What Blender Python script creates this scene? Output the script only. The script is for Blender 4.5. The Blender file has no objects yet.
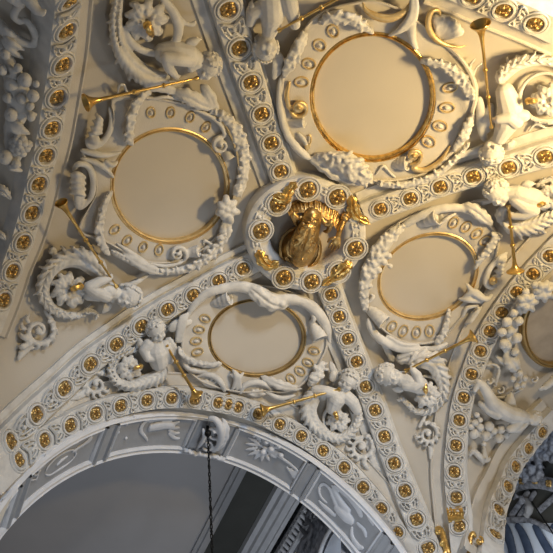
import bpy, bmesh, math, random
import numpy as np
from mathutils import Vector, Matrix
random.seed(7); rng = np.random.default_rng(7)
SC = bpy.context.scene
COL = SC.collection
PI = math.pi
# ------------------------------------------------------------------ camera, world, lights
L = 7.0                                   # metres per unit of the survey of the vault
FPX, PITCH, ROLL, PHI = 555.174, 1.0929509, -0.2977291, 0.6767686
ER, EH = 0.5450279 * L, 0.3342659 * L     # vault ellipsoid: plan radius, rise
CAM = np.array([-0.3387042, -0.2951298, -0.6657340]) * L
Z0 = 1.6 - CAM[2]                         # springing level of the vault above the hall floor
def _basis():
    ce, se, cr, sr = math.cos(PITCH), math.sin(PITCH), math.cos(ROLL), math.sin(ROLL)
    X = np.array([cr, -sr * se, sr * ce]); Y = np.array([-sr, -cr * se, cr * ce]); F = np.array([0, ce, se])
    c, s = math.cos(-PHI), math.sin(-PHI)
    M = np.array([[c, -s, 0], [s, c, 0], [0, 0, 1]])
    return M @ X, M @ Y, M @ F
BX, BY, BF = _basis()
cam = bpy.data.cameras.new('camera'); camo = bpy.data.objects.new('camera', cam); COL.objects.link(camo)
cam.sensor_width = 36; cam.lens = FPX / 553 * 36; cam.clip_start = .05; cam.clip_end = 200
m = Matrix.Identity(4)
for i, v in enumerate((BX, BY, -BF)):
    for j in range(3): m[j][i] = v[j]
m[0][3], m[1][3], m[2][3] = CAM[0], CAM[1], CAM[2] + Z0
camo.matrix_world = m; SC.camera = camo
SC.view_settings.view_transform = 'Standard'; SC.view_settings.look = 'None'
SC.view_settings.exposure = 0.0; SC.view_settings.gamma = 1; SC.view_settings.use_curve_mapping = False
W = bpy.data.worlds.new('hall_daylight'); SC.world = W; W.use_nodes = True
bg = W.node_tree.nodes['Background']; bg.inputs[0].default_value = (.84, .89, 1, 1); bg.inputs[1].default_value = 0.13
def area(name, loc, tgt, size, power, color, size_y=None, spread=180):
    l = bpy.data.lights.new(name, 'AREA'); l.energy = power; l.spread = math.radians(spread); l.color = color; l.size = size
    if size_y: l.shape = 'RECTANGLE'; l.size_y = size_y
    o = bpy.data.objects.new(name, l); COL.objects.link(o); o.location = loc
    o.rotation_euler = (Vector(tgt) - Vector(loc)).to_track_quat('-Z', 'Y').to_euler(); return o
area('chandelier_light', (1.9, -3.2, 5.4), (0.7, -1.4, 8.3), 0.6, 178, (1, .72, .33), None, 140)
area('side_fill_light', (4.6, 1.0, 4.6), (-.5, .9, 8.0), 0.8, 30, (.92, .95, 1), 1.2)  # added fill from the right for the lower vault, no window at this spot
area('rear_fill_light', (-.2, -12.0, 4.3), (.2, 2.6, 6.8), 1.4, 950, (.66, .80, 1), 1.8)  # unseen lamp added behind to brighten the front corners of the vault
area('front_fill_light', (1.0, 4.6, 2.0), (.2, 1.5, 8.0), 2.0, 66, (.84, .91, 1), 3.0)  # added cool fill from below the front arch, not a real window
# ------------------------------------------------------------------ materials
def mat(name, col, rough=.6, metal=0, var=.12, bump=.25, scale=9, col2=None, bscale=60, spec=.35):
    m = bpy.data.materials.new(name); m.use_nodes = True; nt = m.node_tree; N = nt.nodes; b = N['Principled BSDF']
    b.inputs['Roughness'].default_value = rough; b.inputs['Metallic'].default_value = metal
    b.inputs['Specular IOR Level'].default_value = spec
    tc = N.new('ShaderNodeTexCoord'); n1 = N.new('ShaderNodeTexNoise'); n1.inputs['Scale'].default_value = scale; n1.inputs['Detail'].default_value = 6
    r = N.new('ShaderNodeValToRGB'); c2 = col2 or tuple(c * (1 - var) for c in col)
    r.color_ramp.elements[0].color = (*c2, 1); r.color_ramp.elements[1].color = (*col, 1)
    r.color_ramp.elements[0].position = .3; r.color_ramp.elements[1].position = .62
    n2 = N.new('ShaderNodeTexNoise'); n2.inputs['Scale'].default_value = bscale; n2.inputs['Detail'].default_value = 5
    bp = N.new('ShaderNodeBump'); bp.inputs['Strength'].default_value = bump; bp.inputs['Distance'].default_value = .01
    K = nt.links.new
    K(tc.outputs['Object'], n1.inputs['Vector']); K(tc.outputs['Object'], n2.inputs['Vector'])
    K(n1.outputs['Fac'], r.inputs['Fac']); K(r.outputs['Color'], b.inputs['Base Color'])
    K(n2.outputs['Fac'], bp.inputs['Height']); K(bp.outputs['Normal'], b.inputs['Normal'])
    return m
M_FIELD = mat('beige_distemper', (.51, .465, .395), .75, 0, .07, .12, .9)
M_DISC = mat('painted_disc', (.50, .455, .385), .7, 0, .06, .08, 1.3)
M_STUC = mat('white_stucco', (.64, .62, .58), .6, 0, .22, .3, 7)
M_BAND = mat('cream_stucco', (.57, .53, .465), .6, 0, .10, .25, 5)
M_GOLD = mat('gilding', (.86, .58, .19), .3, .85, 0, .35, 14, (.40, .23, .07), 40, .5)
M_ANT = mat('antique_gilding', (.60, .41, .16), .36, .8, 0, .04, 2.2, (.22, .13, .045), 5, .5)
M_BRONZE = mat('dark_boss_gilding', (.66, .43, .16), .34, .85, 0, .5, 7, (.20, .115, .04), 40, .5)
M_GOLDL = mat('worn_gilding', (.72, .55, .28), .42, .6, 0, .2, 10, (.55, .38, .16), 40, .5)
M_BRASS = mat('trumpet_gold', (.72, .47, .15), .28, .9, 0, .05, 8, (.50, .31, .09), 30, .5)
M_GREY = mat('grey_soffit_paint', (.37, .37, .375), .65, 0, .1, .2, 6)
M_GREYL = mat('pale_grey_moulding', (.66, .66, .67), .55, 0, .12, .2, 6)
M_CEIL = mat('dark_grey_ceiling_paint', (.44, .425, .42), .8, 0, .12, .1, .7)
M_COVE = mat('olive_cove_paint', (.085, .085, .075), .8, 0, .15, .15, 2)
M_IRON = mat('black_iron', (.012, .012, .012), .5, .6, 0, .1)
M_STONE = mat('grey_stone', (.30, .31, .34), .7, 0, .6, .5, 14, (.10, .10, .11))
M_PANE = mat('frosted_window_glass', (.80, .86, .95), .25, 0, .05, .02, 3)
M_BLUE = mat('blue_grey_glazing_rib', (.06, .085, .14), .6, 0, .3, .2)
# ------------------------------------------------------------------ surfaces of the place, met by a sight line
FA = dict(x0=-.02 * L, Ra=.36 * L, Ha=.38 * L, zc=-.15 * L)   # front arch soffit
EDGE = dict(R=.43 * L, L=-.485 * L, T=-.475 * L)
def prof(side):
    v = EDGE[side]; k = math.sqrt(1 - (v / ER) ** 2); return ER * k, EH * k
def _quad(o, d, a):
    A = (d * d * a).sum(-1); B = (o * d * a).sum(-1); C = (o * o * a).sum() - 1
    D = np.maximum(B * B - A * C, 0); return (-B + np.sqrt(D)) / A
def hit(px, py, h=0., surf='V'):
    """points (world), normals into the room, depth in metres"""
    px, py, h = np.broadcast_arrays(*[np.atleast_1d(np.asarray(q, float)) for q in (px, py, h)])
    d = BF + ((px - 276.5) / FPX)[:, None] * BX - ((py - 276.5) / FPX)[:, None] * BY
    P = np.zeros_like(d); N = np.zeros_like(d); T = np.zeros(len(px))
    for i in range(len(px)):
        di = d[i]; hh = h[i]
        if surf == 'V':
            a = np.array([1 / (ER - hh) ** 2, 1 / (ER - hh) ** 2, 1 / (EH - hh) ** 2]); t = _quad(CAM, di, a); p = CAM + di * t
            if p[2] < 0:
                a[2] = 0; t = _quad(CAM, di, a); p = CAM + di * t
            n = -p * a
        elif surf == 'F' or surf in EDGE:
            if surf == 'F': ax, c0, ra, ha, zc = 0, FA['x0'], FA['Ra'], FA['Ha'], FA['zc']
            else:
                ax = 1 if surf in 'RL' else 0; c0 = 0; ra, ha = prof(surf); zc = 0
            a = np.zeros(3); a[ax] = 1 / (ra - hh) ** 2; a[2] = 1 / (ha - hh) ** 2
            c = np.zeros(3); c[ax] = c0; c[2] = zc
            t = _quad(CAM - c, di, a); p = CAM + di * t
            if p[2] < zc:
                a[2] = 0; t = _quad(CAM - c, di, a); p = CAM + di * t
            n = -(p - c) * a
        else:
            ax = 'XYZ'.index(surf[0]); v = surf[1] * L; v = v - hh * (1 if v > CAM[ax] else -1)
            t = (v - CAM[ax]) / di[ax]; p = CAM + di * t; n = np.zeros(3); n[ax] = -1 if v > CAM[ax] else 1
        P[i] = p + (0, 0, Z0); N[i] = n / np.linalg.norm(n); T[i] = t
    return P, N, T
def pt(x, y, h=0., surf='V'): return hit(x, y, h, surf)[0][0]
def mpp(x, y, surf='V'): return hit(x, y, 0, surf)[2][0] / FPX
def idir(x, y, ang, surf='V'):
    """unit tangent of the surface towards image angle ang (degrees, 0 right, 90 up)"""
    a = math.radians(ang); q = pt(x + 2 * math.cos(a), y - 2 * math.sin(a), 0, surf) - pt(x, y, 0, surf); return q / np.linalg.norm(q)
def spl(pts, n, closed=False):
    p = np.asarray(pts, float); m_ = len(p)
    if m_ == 2: t = np.linspace(0, 1, n)[:, None]; return p[0] * (1 - t) + p[1] * t
    q = np.vstack([p[-1], p, p[0], p[1]]) if closed else np.vstack([2 * p[0] - p[1], p, 2 * p[-1] - p[-2]])
    segs = m_ if closed else m_ - 1
    u = np.linspace(0, segs, n, endpoint=not closed); i = np.minimum(u.astype(int), segs - 1); f = (u - i)[:, None]
    a, b, c, d = q[i], q[i + 1], q[i + 2], q[i + 3]
    return .5 * (2 * b + (c - a) * f + (2 * a - 5 * b + 4 * c - d) * f ** 2 + (3 * b - a - 3 * c + d) * f ** 3)
# ------------------------------------------------------------------ mesh builder
class MB:
    def __init__(s): s.v = []; s.f = []; s.n = 0
    def add(s, V, F):
        s.v.append(np.asarray(V, float).reshape(-1, 3)); s.f += [tuple(i + s.n for i in f) for f in F]; s.n += len(s.v[-1])
    def grid(s, G, cu=False, cv=False):
        G = np.asarray(G); a, b = G.shape[:2]; F = []
        for i in range(a if cu else a - 1):
            for j in range(b if cv else b - 1):
                i2, j2 = (i + 1) % a, (j + 1) % b; F.append((i * b + j, i2 * b + j, i2 * b + j2, i * b + j2))
        s.add(G, F)
    def sweep(s, P, N, prf, closed=False, ring=False, cap=True):
        """prf: (k,2) or (n,k,2) of (across, out)"""
        P = np.asarray(P); n = len(P)
        T = (np.roll(P, -1, 0) - np.roll(P, 1, 0)) if closed else np.gradient(P, axis=0)
        T /= np.linalg.norm(T, axis=1)[:, None] + 1e-12
        B = np.cross(N, T); B /= np.linalg.norm(B, axis=1)[:, None] + 1e-12; N2 = np.cross(T, B)
        prf = np.asarray(prf, float)
        if prf.ndim == 2: prf = np.broadcast_to(prf, (n,) + prf.shape)
        G = P[:, None] + prf[:, :, :1] * B[:, None] + prf[:, :, 1:] * N2[:, None]
        k = G.shape[1]; base = s.n; s.grid(G, closed, ring)
        if cap and not closed and ring:
            s.f.append(tuple(base + j for j in range(k))[::-1]); s.f.append(tuple(base + (n - 1) * k + j for j in range(k)))
    def tube(s, P, N, r, k=10, flat=1., bump=0, bk=0, tw=3):
        n = len(P); a = np.arange(k) / k * 2 * PI; r = np.broadcast_to(np.asarray(r, float), (n,))
        e = np.ones(n); m_ = max(1, n // 14); e[:m_] = np.sqrt(np.linspace(.15, 1, m_ + 1)[:-1]); e[-m_:] = e[:m_][::-1]
        rr = (r * e)[:, None] * np.ones(k)
        if bump: rr = rr * (1 + bump * np.sin(np.arange(n)[:, None] * bk + tw * a[None]) * np.cos(np.arange(n)[:, None] * bk * .5 - tw * a[None]))
        s.sweep(P, N, np.stack([rr * np.cos(a), rr * np.sin(a) * flat], -1), ring=True)
    def ball(s, c, r, ax=None, nu=12, nv=8, f=None):
        r = np.broadcast_to(np.asarray(r, float), (3,)); ax = np.eye(3) if ax is None else np.asarray(ax)
        u = np.arange(nu) / nu * 2 * PI; v = np.linspace(.02, PI - .02, nv)
        D = np.stack([np.outer(np.sin(v), np.cos(u)), np.outer(np.sin(v), np.sin(u)), np.outer(np.cos(v), np.ones(nu))], -1)
        K = D if f is None else D * f(D)[..., None]
        base = s.n; s.grid(np.asarray(c) + (K * r) @ ax, False, True)
        s.f.append(tuple(base + j for j in range(nu))); s.f.append(tuple(base + (nv - 1) * nu + j for j in range(nu))[::-1])
    def cap(s, a, b, ra, rb, k=10):
        a, b = np.asarray(a, float), np.asarray(b, float); d = b - a; l = np.linalg.norm(d) + 1e-9; d /= l
        x = np.cross(d, (0, 0, 1.) if abs(d[2]) < .9 else (1., 0, 0)); x /= np.linalg.norm(x); y = np.cross(d, x)
        an = np.arange(k) / k * 2 * PI; G = []
        for q in np.linspace(-PI / 2 + .1, 0, 4): G.append(a + d * ra * math.sin(q) + ra * math.cos(q) * (np.outer(np.cos(an), x) + np.outer(np.sin(an), y)))
        for q in np.linspace(0, PI / 2 - .1, 4): G.append(b + d * rb * math.sin(q) + rb * math.cos(q) * (np.outer(np.cos(an), x) + np.outer(np.sin(an), y)))
        base = s.n; s.grid(G, False, True)
        s.f.append(tuple(base + j for j in range(k))[::-1]); s.f.append(tuple(base + 7 * k + j for j in range(k)))
    def lathe(s, A, Bv, prf, k=20):
        """prf (s along A->B in metres, radius)"""
        A = np.asarray(A, float); d = np.asarray(Bv, float) - A; d /= np.linalg.norm(d)
        x = np.cross(d, (0, 0, 1.) if abs(d[2]) < .9 else (1., 0, 0)); x /= np.linalg.norm(x); y = np.cross(d, x)
        an = np.arange(k) / k * 2 * PI
        s.grid([A + d * q + r * (np.outer(np.cos(an), x) + np.outer(np.sin(an), y)) for q, r in prf], False, True)
    def box(s, c, ax, half):
        c = np.asarray(c); ax = np.asarray(ax)
        V = [c + ax[0] * half[0] * i + ax[1] * half[1] * j + ax[2] * half[2] * k for i in (-1, 1) for j in (-1, 1) for k in (-1, 1)]
        s.add(V, [(0, 1, 3, 2), (4, 6, 7, 5), (0, 4, 5, 1), (2, 3, 7, 6), (0, 2, 6, 4), (1, 5, 7, 3)])
    def mesh(s, name):
        me = bpy.data.meshes.new(name); V = np.vstack(s.v); me.from_pydata(V.tolist(), [], s.f); me.update()
        bm = bmesh.new(); bm.from_mesh(me); bmesh.ops.recalc_face_normals(bm, faces=bm.faces); bm.to_mesh(me); bm.free()
        return me
WPOS = {}
def wpos(o): return WPOS.get(o.name, np.zeros(3))
def finish(o, material, smooth=True, angle=42):
    me = o.data; me.materials.clear(); me.materials.append(material)
    if smooth:
        me.shade_smooth()
        if angle: me.set_sharp_from_angle(angle=math.radians(angle))
def obj(name, mb, material, parent=None, smooth=True, angle=42, voxel=0, sm=2, label=None):
    me = mb.mesh(name)
    if parent is not None: c = wpos(parent)
    else:
        V = np.empty(len(me.vertices) * 3); me.vertices.foreach_get('co', V); V = V.reshape(-1, 3); c = (V.min(0) + V.max(0)) / 2
    me.transform(Matrix.Translation(Vector(-c)))
    o = bpy.data.objects.new(name, me); COL.objects.link(o)
    if voxel:
        r = o.modifiers.new('r', 'REMESH'); r.mode = 'VOXEL'; r.voxel_size = voxel; r.use_smooth_shade = True
        if sm: q = o.modifiers.new('s', 'SMOOTH'); q.factor = .5; q.iterations = sm
        dg = bpy.context.evaluated_depsgraph_get(); me2 = bpy.data.meshes.new_from_object(o.evaluated_get(dg))
        o.modifiers.clear(); o.data = me2; bpy.data.meshes.remove(me); me2.name = name; angle = 0
    finish(o, material, smooth, angle)
    if parent is not None: o.parent = parent
    else: o.location = c
    WPOS[o.name] = c
    if label: o['label'] = label
    return o
def tag(o, label, cat, group=None, kind=None):
    o['label'] = label; o['category'] = cat
    if group: o['group'] = group
    if kind: o['kind'] = kind
    return o
def thing(name, loc, label, cat, group=None):
    o = bpy.data.objects.new(name, None); COL.objects.link(o); o.location = loc; o.empty_display_size = .1
    WPOS[o.name] = np.array(loc, float); return tag(o, label, cat, group)
def struct(name, mb, material, **k):
    o = obj(name, mb, material, **k); o['kind'] = 'structure'; return o
def dup(src, name, parent, loc, rot):
    """copy of a part sharing its mesh; src mesh is centred on its own origin"""
    c = src.copy(); c.name = name; COL.objects.link(c); c.parent = parent
    m_ = rot.to_4x4(); m_.translation = Vector(loc - wpos(parent)); c.matrix_basis = m_; return c
# ------------------------------------------------------------------ traced ornament
def path(pts, n=24, surf='V', closed=False):
    """pts (x, y, h, r px) -> points, normals, radii in metres"""
    q = spl([tuple(p) + (0,) * (4 - len(p)) for p in pts], n, closed); P, N, T = hit(q[:, 0], q[:, 1], q[:, 2], surf)
    return P, N, np.maximum(q[:, 3], .15) * T / FPX
def rope(mb, pts, n=28, surf='V', k=10, flat=1., bump=0, bk=1.6, tw=3):
    P, N, r = path(pts, n, surf); mb.tube(P, N, r, k, flat, bump, bk, tw)
def leaf(mb, pts, n=26, surf='V', lobes=5, amp=.22, hump=.45, vein=.35, thick=.03):
    P, N, w = path(pts, n, surf); t = np.linspace(0, 1, n)
    e = np.minimum(1, np.minimum(t, 1 - t) * 9 + .15); w = w * e
    s = np.linspace(-1, 1, 11); rip = np.abs(np.sin(t * PI * lobes))
    pr = np.zeros((n, 24, 2))
    for i in range(n):
        ww = w[i] * (1 - amp + amp * rip[i] * 1.3)
        u = s * ww; v = hump * w[i] * (1 - s ** 2) - vein * w[i] * np.exp(-(s / .16) ** 2) + .10 * w[i] * np.cos(s * 3.5 * PI + lobes * t[i] * PI) * np.abs(s) * 1.2
        pr[i, :11, 0] = u; pr[i, :11, 1] = v
        pr[i, 11] = (ww * .97, -thick); pr[i, 12:23, 0] = u[::-1] * .9; pr[i, 12:23, 1] = -thick; pr[i, 23] = (-ww * .97, -thick)
    mb.sweep(P, N, pr, ring=True)
def volute(mb, x, y, r, a0=0, turns=1.6, sgn=1, h=.12, surf='V', w=.28):
    """spiral scroll seen face on, with a raised eye; a0 image angle of the outer end"""
    q = []
    for i in range(26):
        f = i / 25; a = math.radians(a0) + sgn * f * turns * 2 * PI; rr = r * (1 - .84 * f)
        q.append((x + rr * math.cos(a), y - rr * math.sin(a), h + .05 * f, r * w * (1 - .45 * f)))
    rope(mb, q, 44, surf, 8, 1.25); mb.ball(pt(x, y, h + .07, surf), r * .22 * mpp(x, y, surf))
def shell(mb, x, y, ang, r, n=6, spread=120, h=.09, surf='V'):
    for i in range(n):
        a = math.radians(ang + spread * (i / (n - 1) - .5)); c, s_ = math.cos(a), -math.sin(a)
        rope(mb, [(x, y, h * .6, r * .07), (x + r * .5 * c, y + r * .5 * s_, h * 1.25, r * .15), (x + r * c, y + r * s_, h * .9, r * .19)], 9, surf, 8)
def frame_at(x, y, surf='V', ang=0, h=0.):
    P, N, T = hit(x, y, h, surf); t = idir(x, y, ang, surf); n = N[0]; t = t - n * (t @ n); t /= np.linalg.norm(t)
    return P[0], t, np.cross(n, t), n, T[0] / FPX
# ================================================================== STRUCTURE
XL, XR, YB, YF = EDGE['L'], EDGE['R'], EDGE['T'], .408 * L
def zell(x, y): return EH * math.sqrt(max(0, 1 - (x * x + y * y) / ER ** 2))
mb = MB(); NT, NR = 360, 60; G = []
for i in range(NT):
    a = 2 * PI * i / NT; c, s = math.cos(a), math.sin(a)
    rm = min(ER * .99995, (XR / c if c > 1e-6 else XL / c if c < -1e-6 else 9e9), (YF / s if s > 1e-6 else YB / s if s < -1e-6 else 9e9))
    row = []
    for j in range(NR + 1):
        w = min(1, max(0, (rm / ER - .75) / .25)); r = rm * (w * math.sin(PI / 2 * j / NR) + (1 - w) * j / NR)
        row.append((r * c, r * s, Z0 + zell(r * c, r * s)))
    for dz in (.5, 1.3):
        row.append((row[NR][0], row[NR][1], row[NR][2] - (dz if rm > ER * .9999 else 0)))
    G.append(row)
mb.grid(G, cu=True); struct('ceiling', mb, M_FIELD)
# soffits of the side, rear and left arches continue the vault as wide barrels
def xend(y):
    yy = np.array([-9, -.2, 0, .1, .189, .226, .262, .294, .323, .335, 9]) * L; xx = np.array([.9, .9, .82, .72, .623, .599, .574, .556, .525, .491, .49]) * L
    return float(np.interp(y, yy, xx))
for side in 'RLT':
    mb = MB(); ra, ha = prof(side); v0 = EDGE[side]; G = []
    for i in range(73):
        a = PI * i / 72; q = ra * math.cos(a); z = Z0 + ha * math.sin(a)
        e = xend(q) if side == 'R' else (-.75 * L if side == 'L' else -.70 * L)
        G.append([(v0 + (e - v0) * t, q, z) if side in 'RL' else (q, v0 + (e - v0) * t, z) for t in np.linspace(0, 1, 14)])
    for sgn in (1, 0):
        row = [(p[0], p[1], Z0 - 1.3) for p in (G[0] if sgn else G[-1])]
        G = [row] + G if sgn else G + [row]
    mb.grid(G); struct({'R': 'ceiling_side', 'L': 'ceiling_left', 'T': 'ceiling_rear'}[side], mb, M_FIELD)
# front arch: face dropping from the vault edge to the coffered soffit
def fprof(a, drop=0.): return FA['x0'] + (FA['Ra'] + drop) * math.sin(a), Z0 + FA['zc'] + (FA['Ha'] + drop) * math.cos(a)
mb = MB(); G = []; Y0, Y1 = .400 * L, .502 * L
for i in range(97):
    a = -PI / 2 + PI * i / 96; x, z = fprof(a); zt = Z0 + zell(x, YF) if abs(x) < math.sqrt(ER ** 2 - YF ** 2) else Z0
    if i in (0, 96):
        lo = [(x, YF, z - 3.2), (x, YF, z - 3.2), (x, Y0 + .02, z - 3.2), (x, Y0 + .02, z - 3.2), (x, Y1, z - 3.2), (x, Y1, z - 3.2), (x, Y1, z - 3.2)]
    if i == 0: G.append(lo)
    G.append([(x, YF, max(zt, z) + .35), (x, YF, z + .03), (x, Y0 + .02, z + .03), (x, Y0 + .02, z), (x, Y1, z), (x, Y1, z + .5), (x, Y1, max(zt, z) + .9)])
G.append(lo)
mb.grid(G); struct('wall_front', mb, M_GREY, angle=30)
# room beyond the front arch
ZC = Z0 + .27 * L
def slab(name, x0, x1, y0, y1, z, m_, th=.1):
    mb = MB(); mb.box(((x0 + x1) / 2, (y0 + y1) / 2, z + th / 2), np.eye(3), ((x1 - x0) / 2, (y1 - y0) / 2, th / 2)); return struct(name, mb, m_, smooth=False)
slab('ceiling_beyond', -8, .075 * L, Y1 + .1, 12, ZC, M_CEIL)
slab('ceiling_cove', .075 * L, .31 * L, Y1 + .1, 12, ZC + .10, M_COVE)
def bar_y(name, prf, m_, y0=Y1 + .1, y1=12.):
    mb = MB(); P = np.array([(0, y0, 0), (0, y1, 0)], float); mb.grid([[(x, y, z) for x, z in prf] for y in (y0, y1)], cv=True); return struct(name, mb, m_, smooth=False)
x = .072 * L
bar_y('trim_1', [(x - .05, ZC + .12), (x - .05, ZC - .05), (x + .02, ZC - .05), (x + .03, ZC - .09), (x + .09, ZC - .09), (x + .1, ZC - .04), (x + .16, ZC - .04), (x + .18, ZC + .02), (x + .18, ZC + .12)], M_GREY)
x = .190 * L
bar_y('trim_2', [(x - .03, ZC + .12), (x - .03, ZC - .02), (x + .05, ZC - .04), (x + .06, ZC - .12), (x + .14, ZC - .14), (x + .15, ZC - .2), (x + .24, ZC - .22), (x + .24, ZC - .26), (x + .3, ZC - .28), (x + .3, ZC + .12)], M_GREYL)
XW = .262 * L
mb = MB(); mb.box((XW + .1, 7.6, Z0 - 1.0), np.eye(3), (.1, 4.2, (ZC - Z0 + 1) / 2 + .5)); mb2 = MB()
WX = XW
mb2.box((XW + .12, 7.8, ZC - 1.6), np.eye(3), (.12, 4.2, 1.6)); struct('wall_beyond', mb2, M_STONE, smooth=False)
# ================================================================== BUILDERS
def _proto(name, mb, material, **k):
    o = obj(name, mb, material, **k); me = o.data; me.transform(Matrix.Translation(o.location)); bpy.data.objects.remove(o); return me
def _rosette():
    """gilded four-lobed flower, unit size, facing +z"""
    mb = MB()
    def dome(r, h, z, lob, nl, ph=0, nu=32, nv=8):
        G = []
        for i in range(nv + 1):
            q = i / nv
            G.append([((r * q * (1 + lob * math.cos(nl * (a + ph)) * q)) * math.cos(a), (r * q * (1 + lob * math.cos(nl * (a + ph)) * q)) * math.sin(a),
                       z + h * math.sqrt(max(0, 1 - q ** 2)) * (1 + .22 * math.cos(nl * 2 * (a + ph)) * math.sin(q * PI))) for a in np.arange(nu) / nu * 2 * PI])
        mb.grid(G, False, True)
    dome(1.0, .36, 0, .10, 4, PI / 4)
    for k in range(4):
        a = k * PI / 2 + PI / 4
        mb.ball((.52 * math.cos(a), .52 * math.sin(a), .30), (.34, .34, .26), nu=10, nv=6)
        a += PI / 4; mb.ball((.60 * math.cos(a), .60 * math.sin(a), .22), (.17, .17, .2), nu=8, nv=5)
        for d in (-.3, .3):
            mb.ball((.74 * math.cos(a - PI / 4 + d), .74 * math.sin(a - PI / 4 + d), .2), (.12, .12, .16), nu=7, nv=5)
    mb.lathe((0, 0, .3), (0, 0, 1), [(0, .26), (.12, .25), (.2, .19), (.12, .12), (.12, .06), (.26, .11), (.33, .04), (.33, .001)], 14)
    return _proto('rosette', mb, M_ANT)
ROS = _rosette()
def place(me, name, parent, P, t, b, n, s):
    o = bpy.data.objects.new(name, me); COL.objects.link(o); o.parent = parent
    M = Matrix(((t[0] * s, b[0] * s, n[0] * s, 0), (t[1] * s, b[1] * s, n[1] * s, 0), (t[2] * s, b[2] * s, n[2] * s, 0), (0, 0, 0, 1)))
    M.translation = Vector(P - wpos(parent)); o.matrix_basis = M; WPOS[o.name] = P; return o
def strip(name, ros, prf, w, hr, surf, label, cat, ext0=(), ext1=(), rs=.089, sgn=1, fillet=None, material=None, group=None, step=1., gold=True, top=.03):
    """moulded band with a gilded rosette at each traced pixel; ext = extra path pixels beyond the frame
       prf: (across, out) with out measured from the vault; hr = height of the band's face"""
    ctr = pt(*ros[len(ros) // 2], 0, surf); th = thing(name, ctr, label, cat, group)
    pts = list(ext0) + list(ros) + list(ext1)
    q = spl([(x, y) for x, y in pts], max(60, 7 * len(pts))); P, N, T = hit(q[:, 0], q[:, 1], hr, surf)
    mb = MB(); mb.sweep(P, N, [(u * sgn, v - hr) for u, v in prf])
    if fillet:
        m2 = MB(); m2.sweep(P, N, [(u * sgn, v - hr) for u, v in fillet]); obj('fillet', m2, M_BAND, th, angle=35)
    # raised work between the rosettes, part of the band's own pattern
    C, CN, CT = hit([p[0] for p in ros], [p[1] for p in ros], hr, surf); n = len(ros)
    tang = [C[min(i + 1, n - 1)] - C[max(i - 1, 0)] for i in range(n)]
    def fr(i, f):
        j = min(i + 1, n - 1); p = C[i] * (1 - f) + C[j] * f if j > i else C[i] + tang[i] / np.linalg.norm(tang[i]) * f * np.linalg.norm(C[i] - C[i - 1])
        nn = CN[i]; t = tang[i] / np.linalg.norm(tang[i]); t = t - nn * (t @ nn); t /= np.linalg.norm(t); return p, t, np.cross(nn, t), nn
    for i in range(n):
        p, t, b, nn = fr(i, 0); an = np.arange(20) / 20 * 2 * PI
        for R_, r_, hh in ((rs * 1.20, .015, .014), (rs * 1.55, .011, .006)):
            K = np.array([p + nn * hh + t * R_ * math.cos(a) + b * R_ * math.sin(a) for a in an])
            mb.sweep(K, np.tile(nn, (20, 1)), [(r_ * math.cos(z), r_ * 1.3 * math.sin(z)) for z in np.arange(6) / 6 * 2 * PI], closed=True, ring=True)
        if i < n - 1:
            p, t, b, nn = fr(i, .5); d = np.linalg.norm(C[i + 1] - C[i]); s = max(.04, d / 2 - rs * 1.5)
            for k_, (uu, vv) in enumerate(((w * .78, s), (w * .45, s * .62))):
                loop = [(-vv, uu), (0, uu), (vv, uu * .55), (vv * .6, 0), (vv, -uu * .55), (0, -uu), (-vv, -uu), (-vv * .5, 0)]
                K = spl([p + t * a + b * c + nn * .01 for a, c in loop], 26, True)
                mb.sweep(K, np.tile(nn, (26, 1)), [(.010 * math.cos(z), .016 * math.sin(z)) for z in np.arange(5) / 5 * 2 * PI], closed=True, ring=True)
            mb.ball(p + nn * .012, (.028, .028, .028), nu=8, nv=6)
            for sg in (-1, 1): mb.ball(p + b * w * .72 * sg + nn * .01, .02, nu=7, nv=5)
    obj('band', mb, material or M_STUC, th, angle=35)
    if gold:
        for i in range(n):
            p, t, b, nn = fr(i, 0); place(ROS, 'rosette', th, p + nn * (top - .03), t, b, nn, rs * .99)
    return th
def trumpet(x0, y0, h0, x1, y1, h1, label, rb=8, surf='V', rt=1.5):
    """mouthpiece at (x0, y0), bell rim at (x1, y1)"""
    A, B = pt(x0, y0, h0, surf), pt(x1, y1, h1, surf); l = np.linalg.norm(B - A); k = mpp(x1, y1, surf); R_ = rb * k; r = rt * k * .75
    th = thing('trumpet', (A + B) / 2, label, 'trumpet', 'gilded trumpets of the cherubs')
    mb = MB(); pr = [(0, .001), (0, r * 1.9), (.02, r * 2.0), (.05, r * .9)]
    for f in np.linspace(.08, .80, 10): pr.append((l * f, r * (.95 + .5 * f)))
    for c in (.36, .62): pass
    pr += [(l * .86, r * 1.7)]
    mb.lathe(A, B, pr, 14); obj('tube', mb, M_BRASS, th, angle=60)
    mb = MB(); q = []
    for f in np.linspace(0, 1, 12): q.append((l * .80 + (l * .20) * f, r * 1.45 + (R_ - r * 1.45) * (.12 * f + .88 * f ** 4.2)))
    q += [(l + .006, R_ * 1.02), (l + .012, R_), (l + .004, R_ * .9)]
    for f in np.linspace(.96, .1, 9): q.append((l * .80 + (l * .20) * f, r * 1.2 + (R_ * .95 - r * 1.2) * (.12 * f + .88 * f ** 4.2)))
    q.append((l * .80, .001)); mb.lathe(A, B, q, 26); obj('bell', mb, M_BRASS, th, angle=70)
    for c in (.33, .60):
        mb = MB(); mb.lathe(A, B, [(l * c - .02, r), (l * c - .016, r * 1.9), (l * c, r * 2.2), (l * c + .016, r * 1.9), (l * c + .02, r)], 12); obj('collar', mb, M_BRASS, th, angle=60)
    return th
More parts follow.
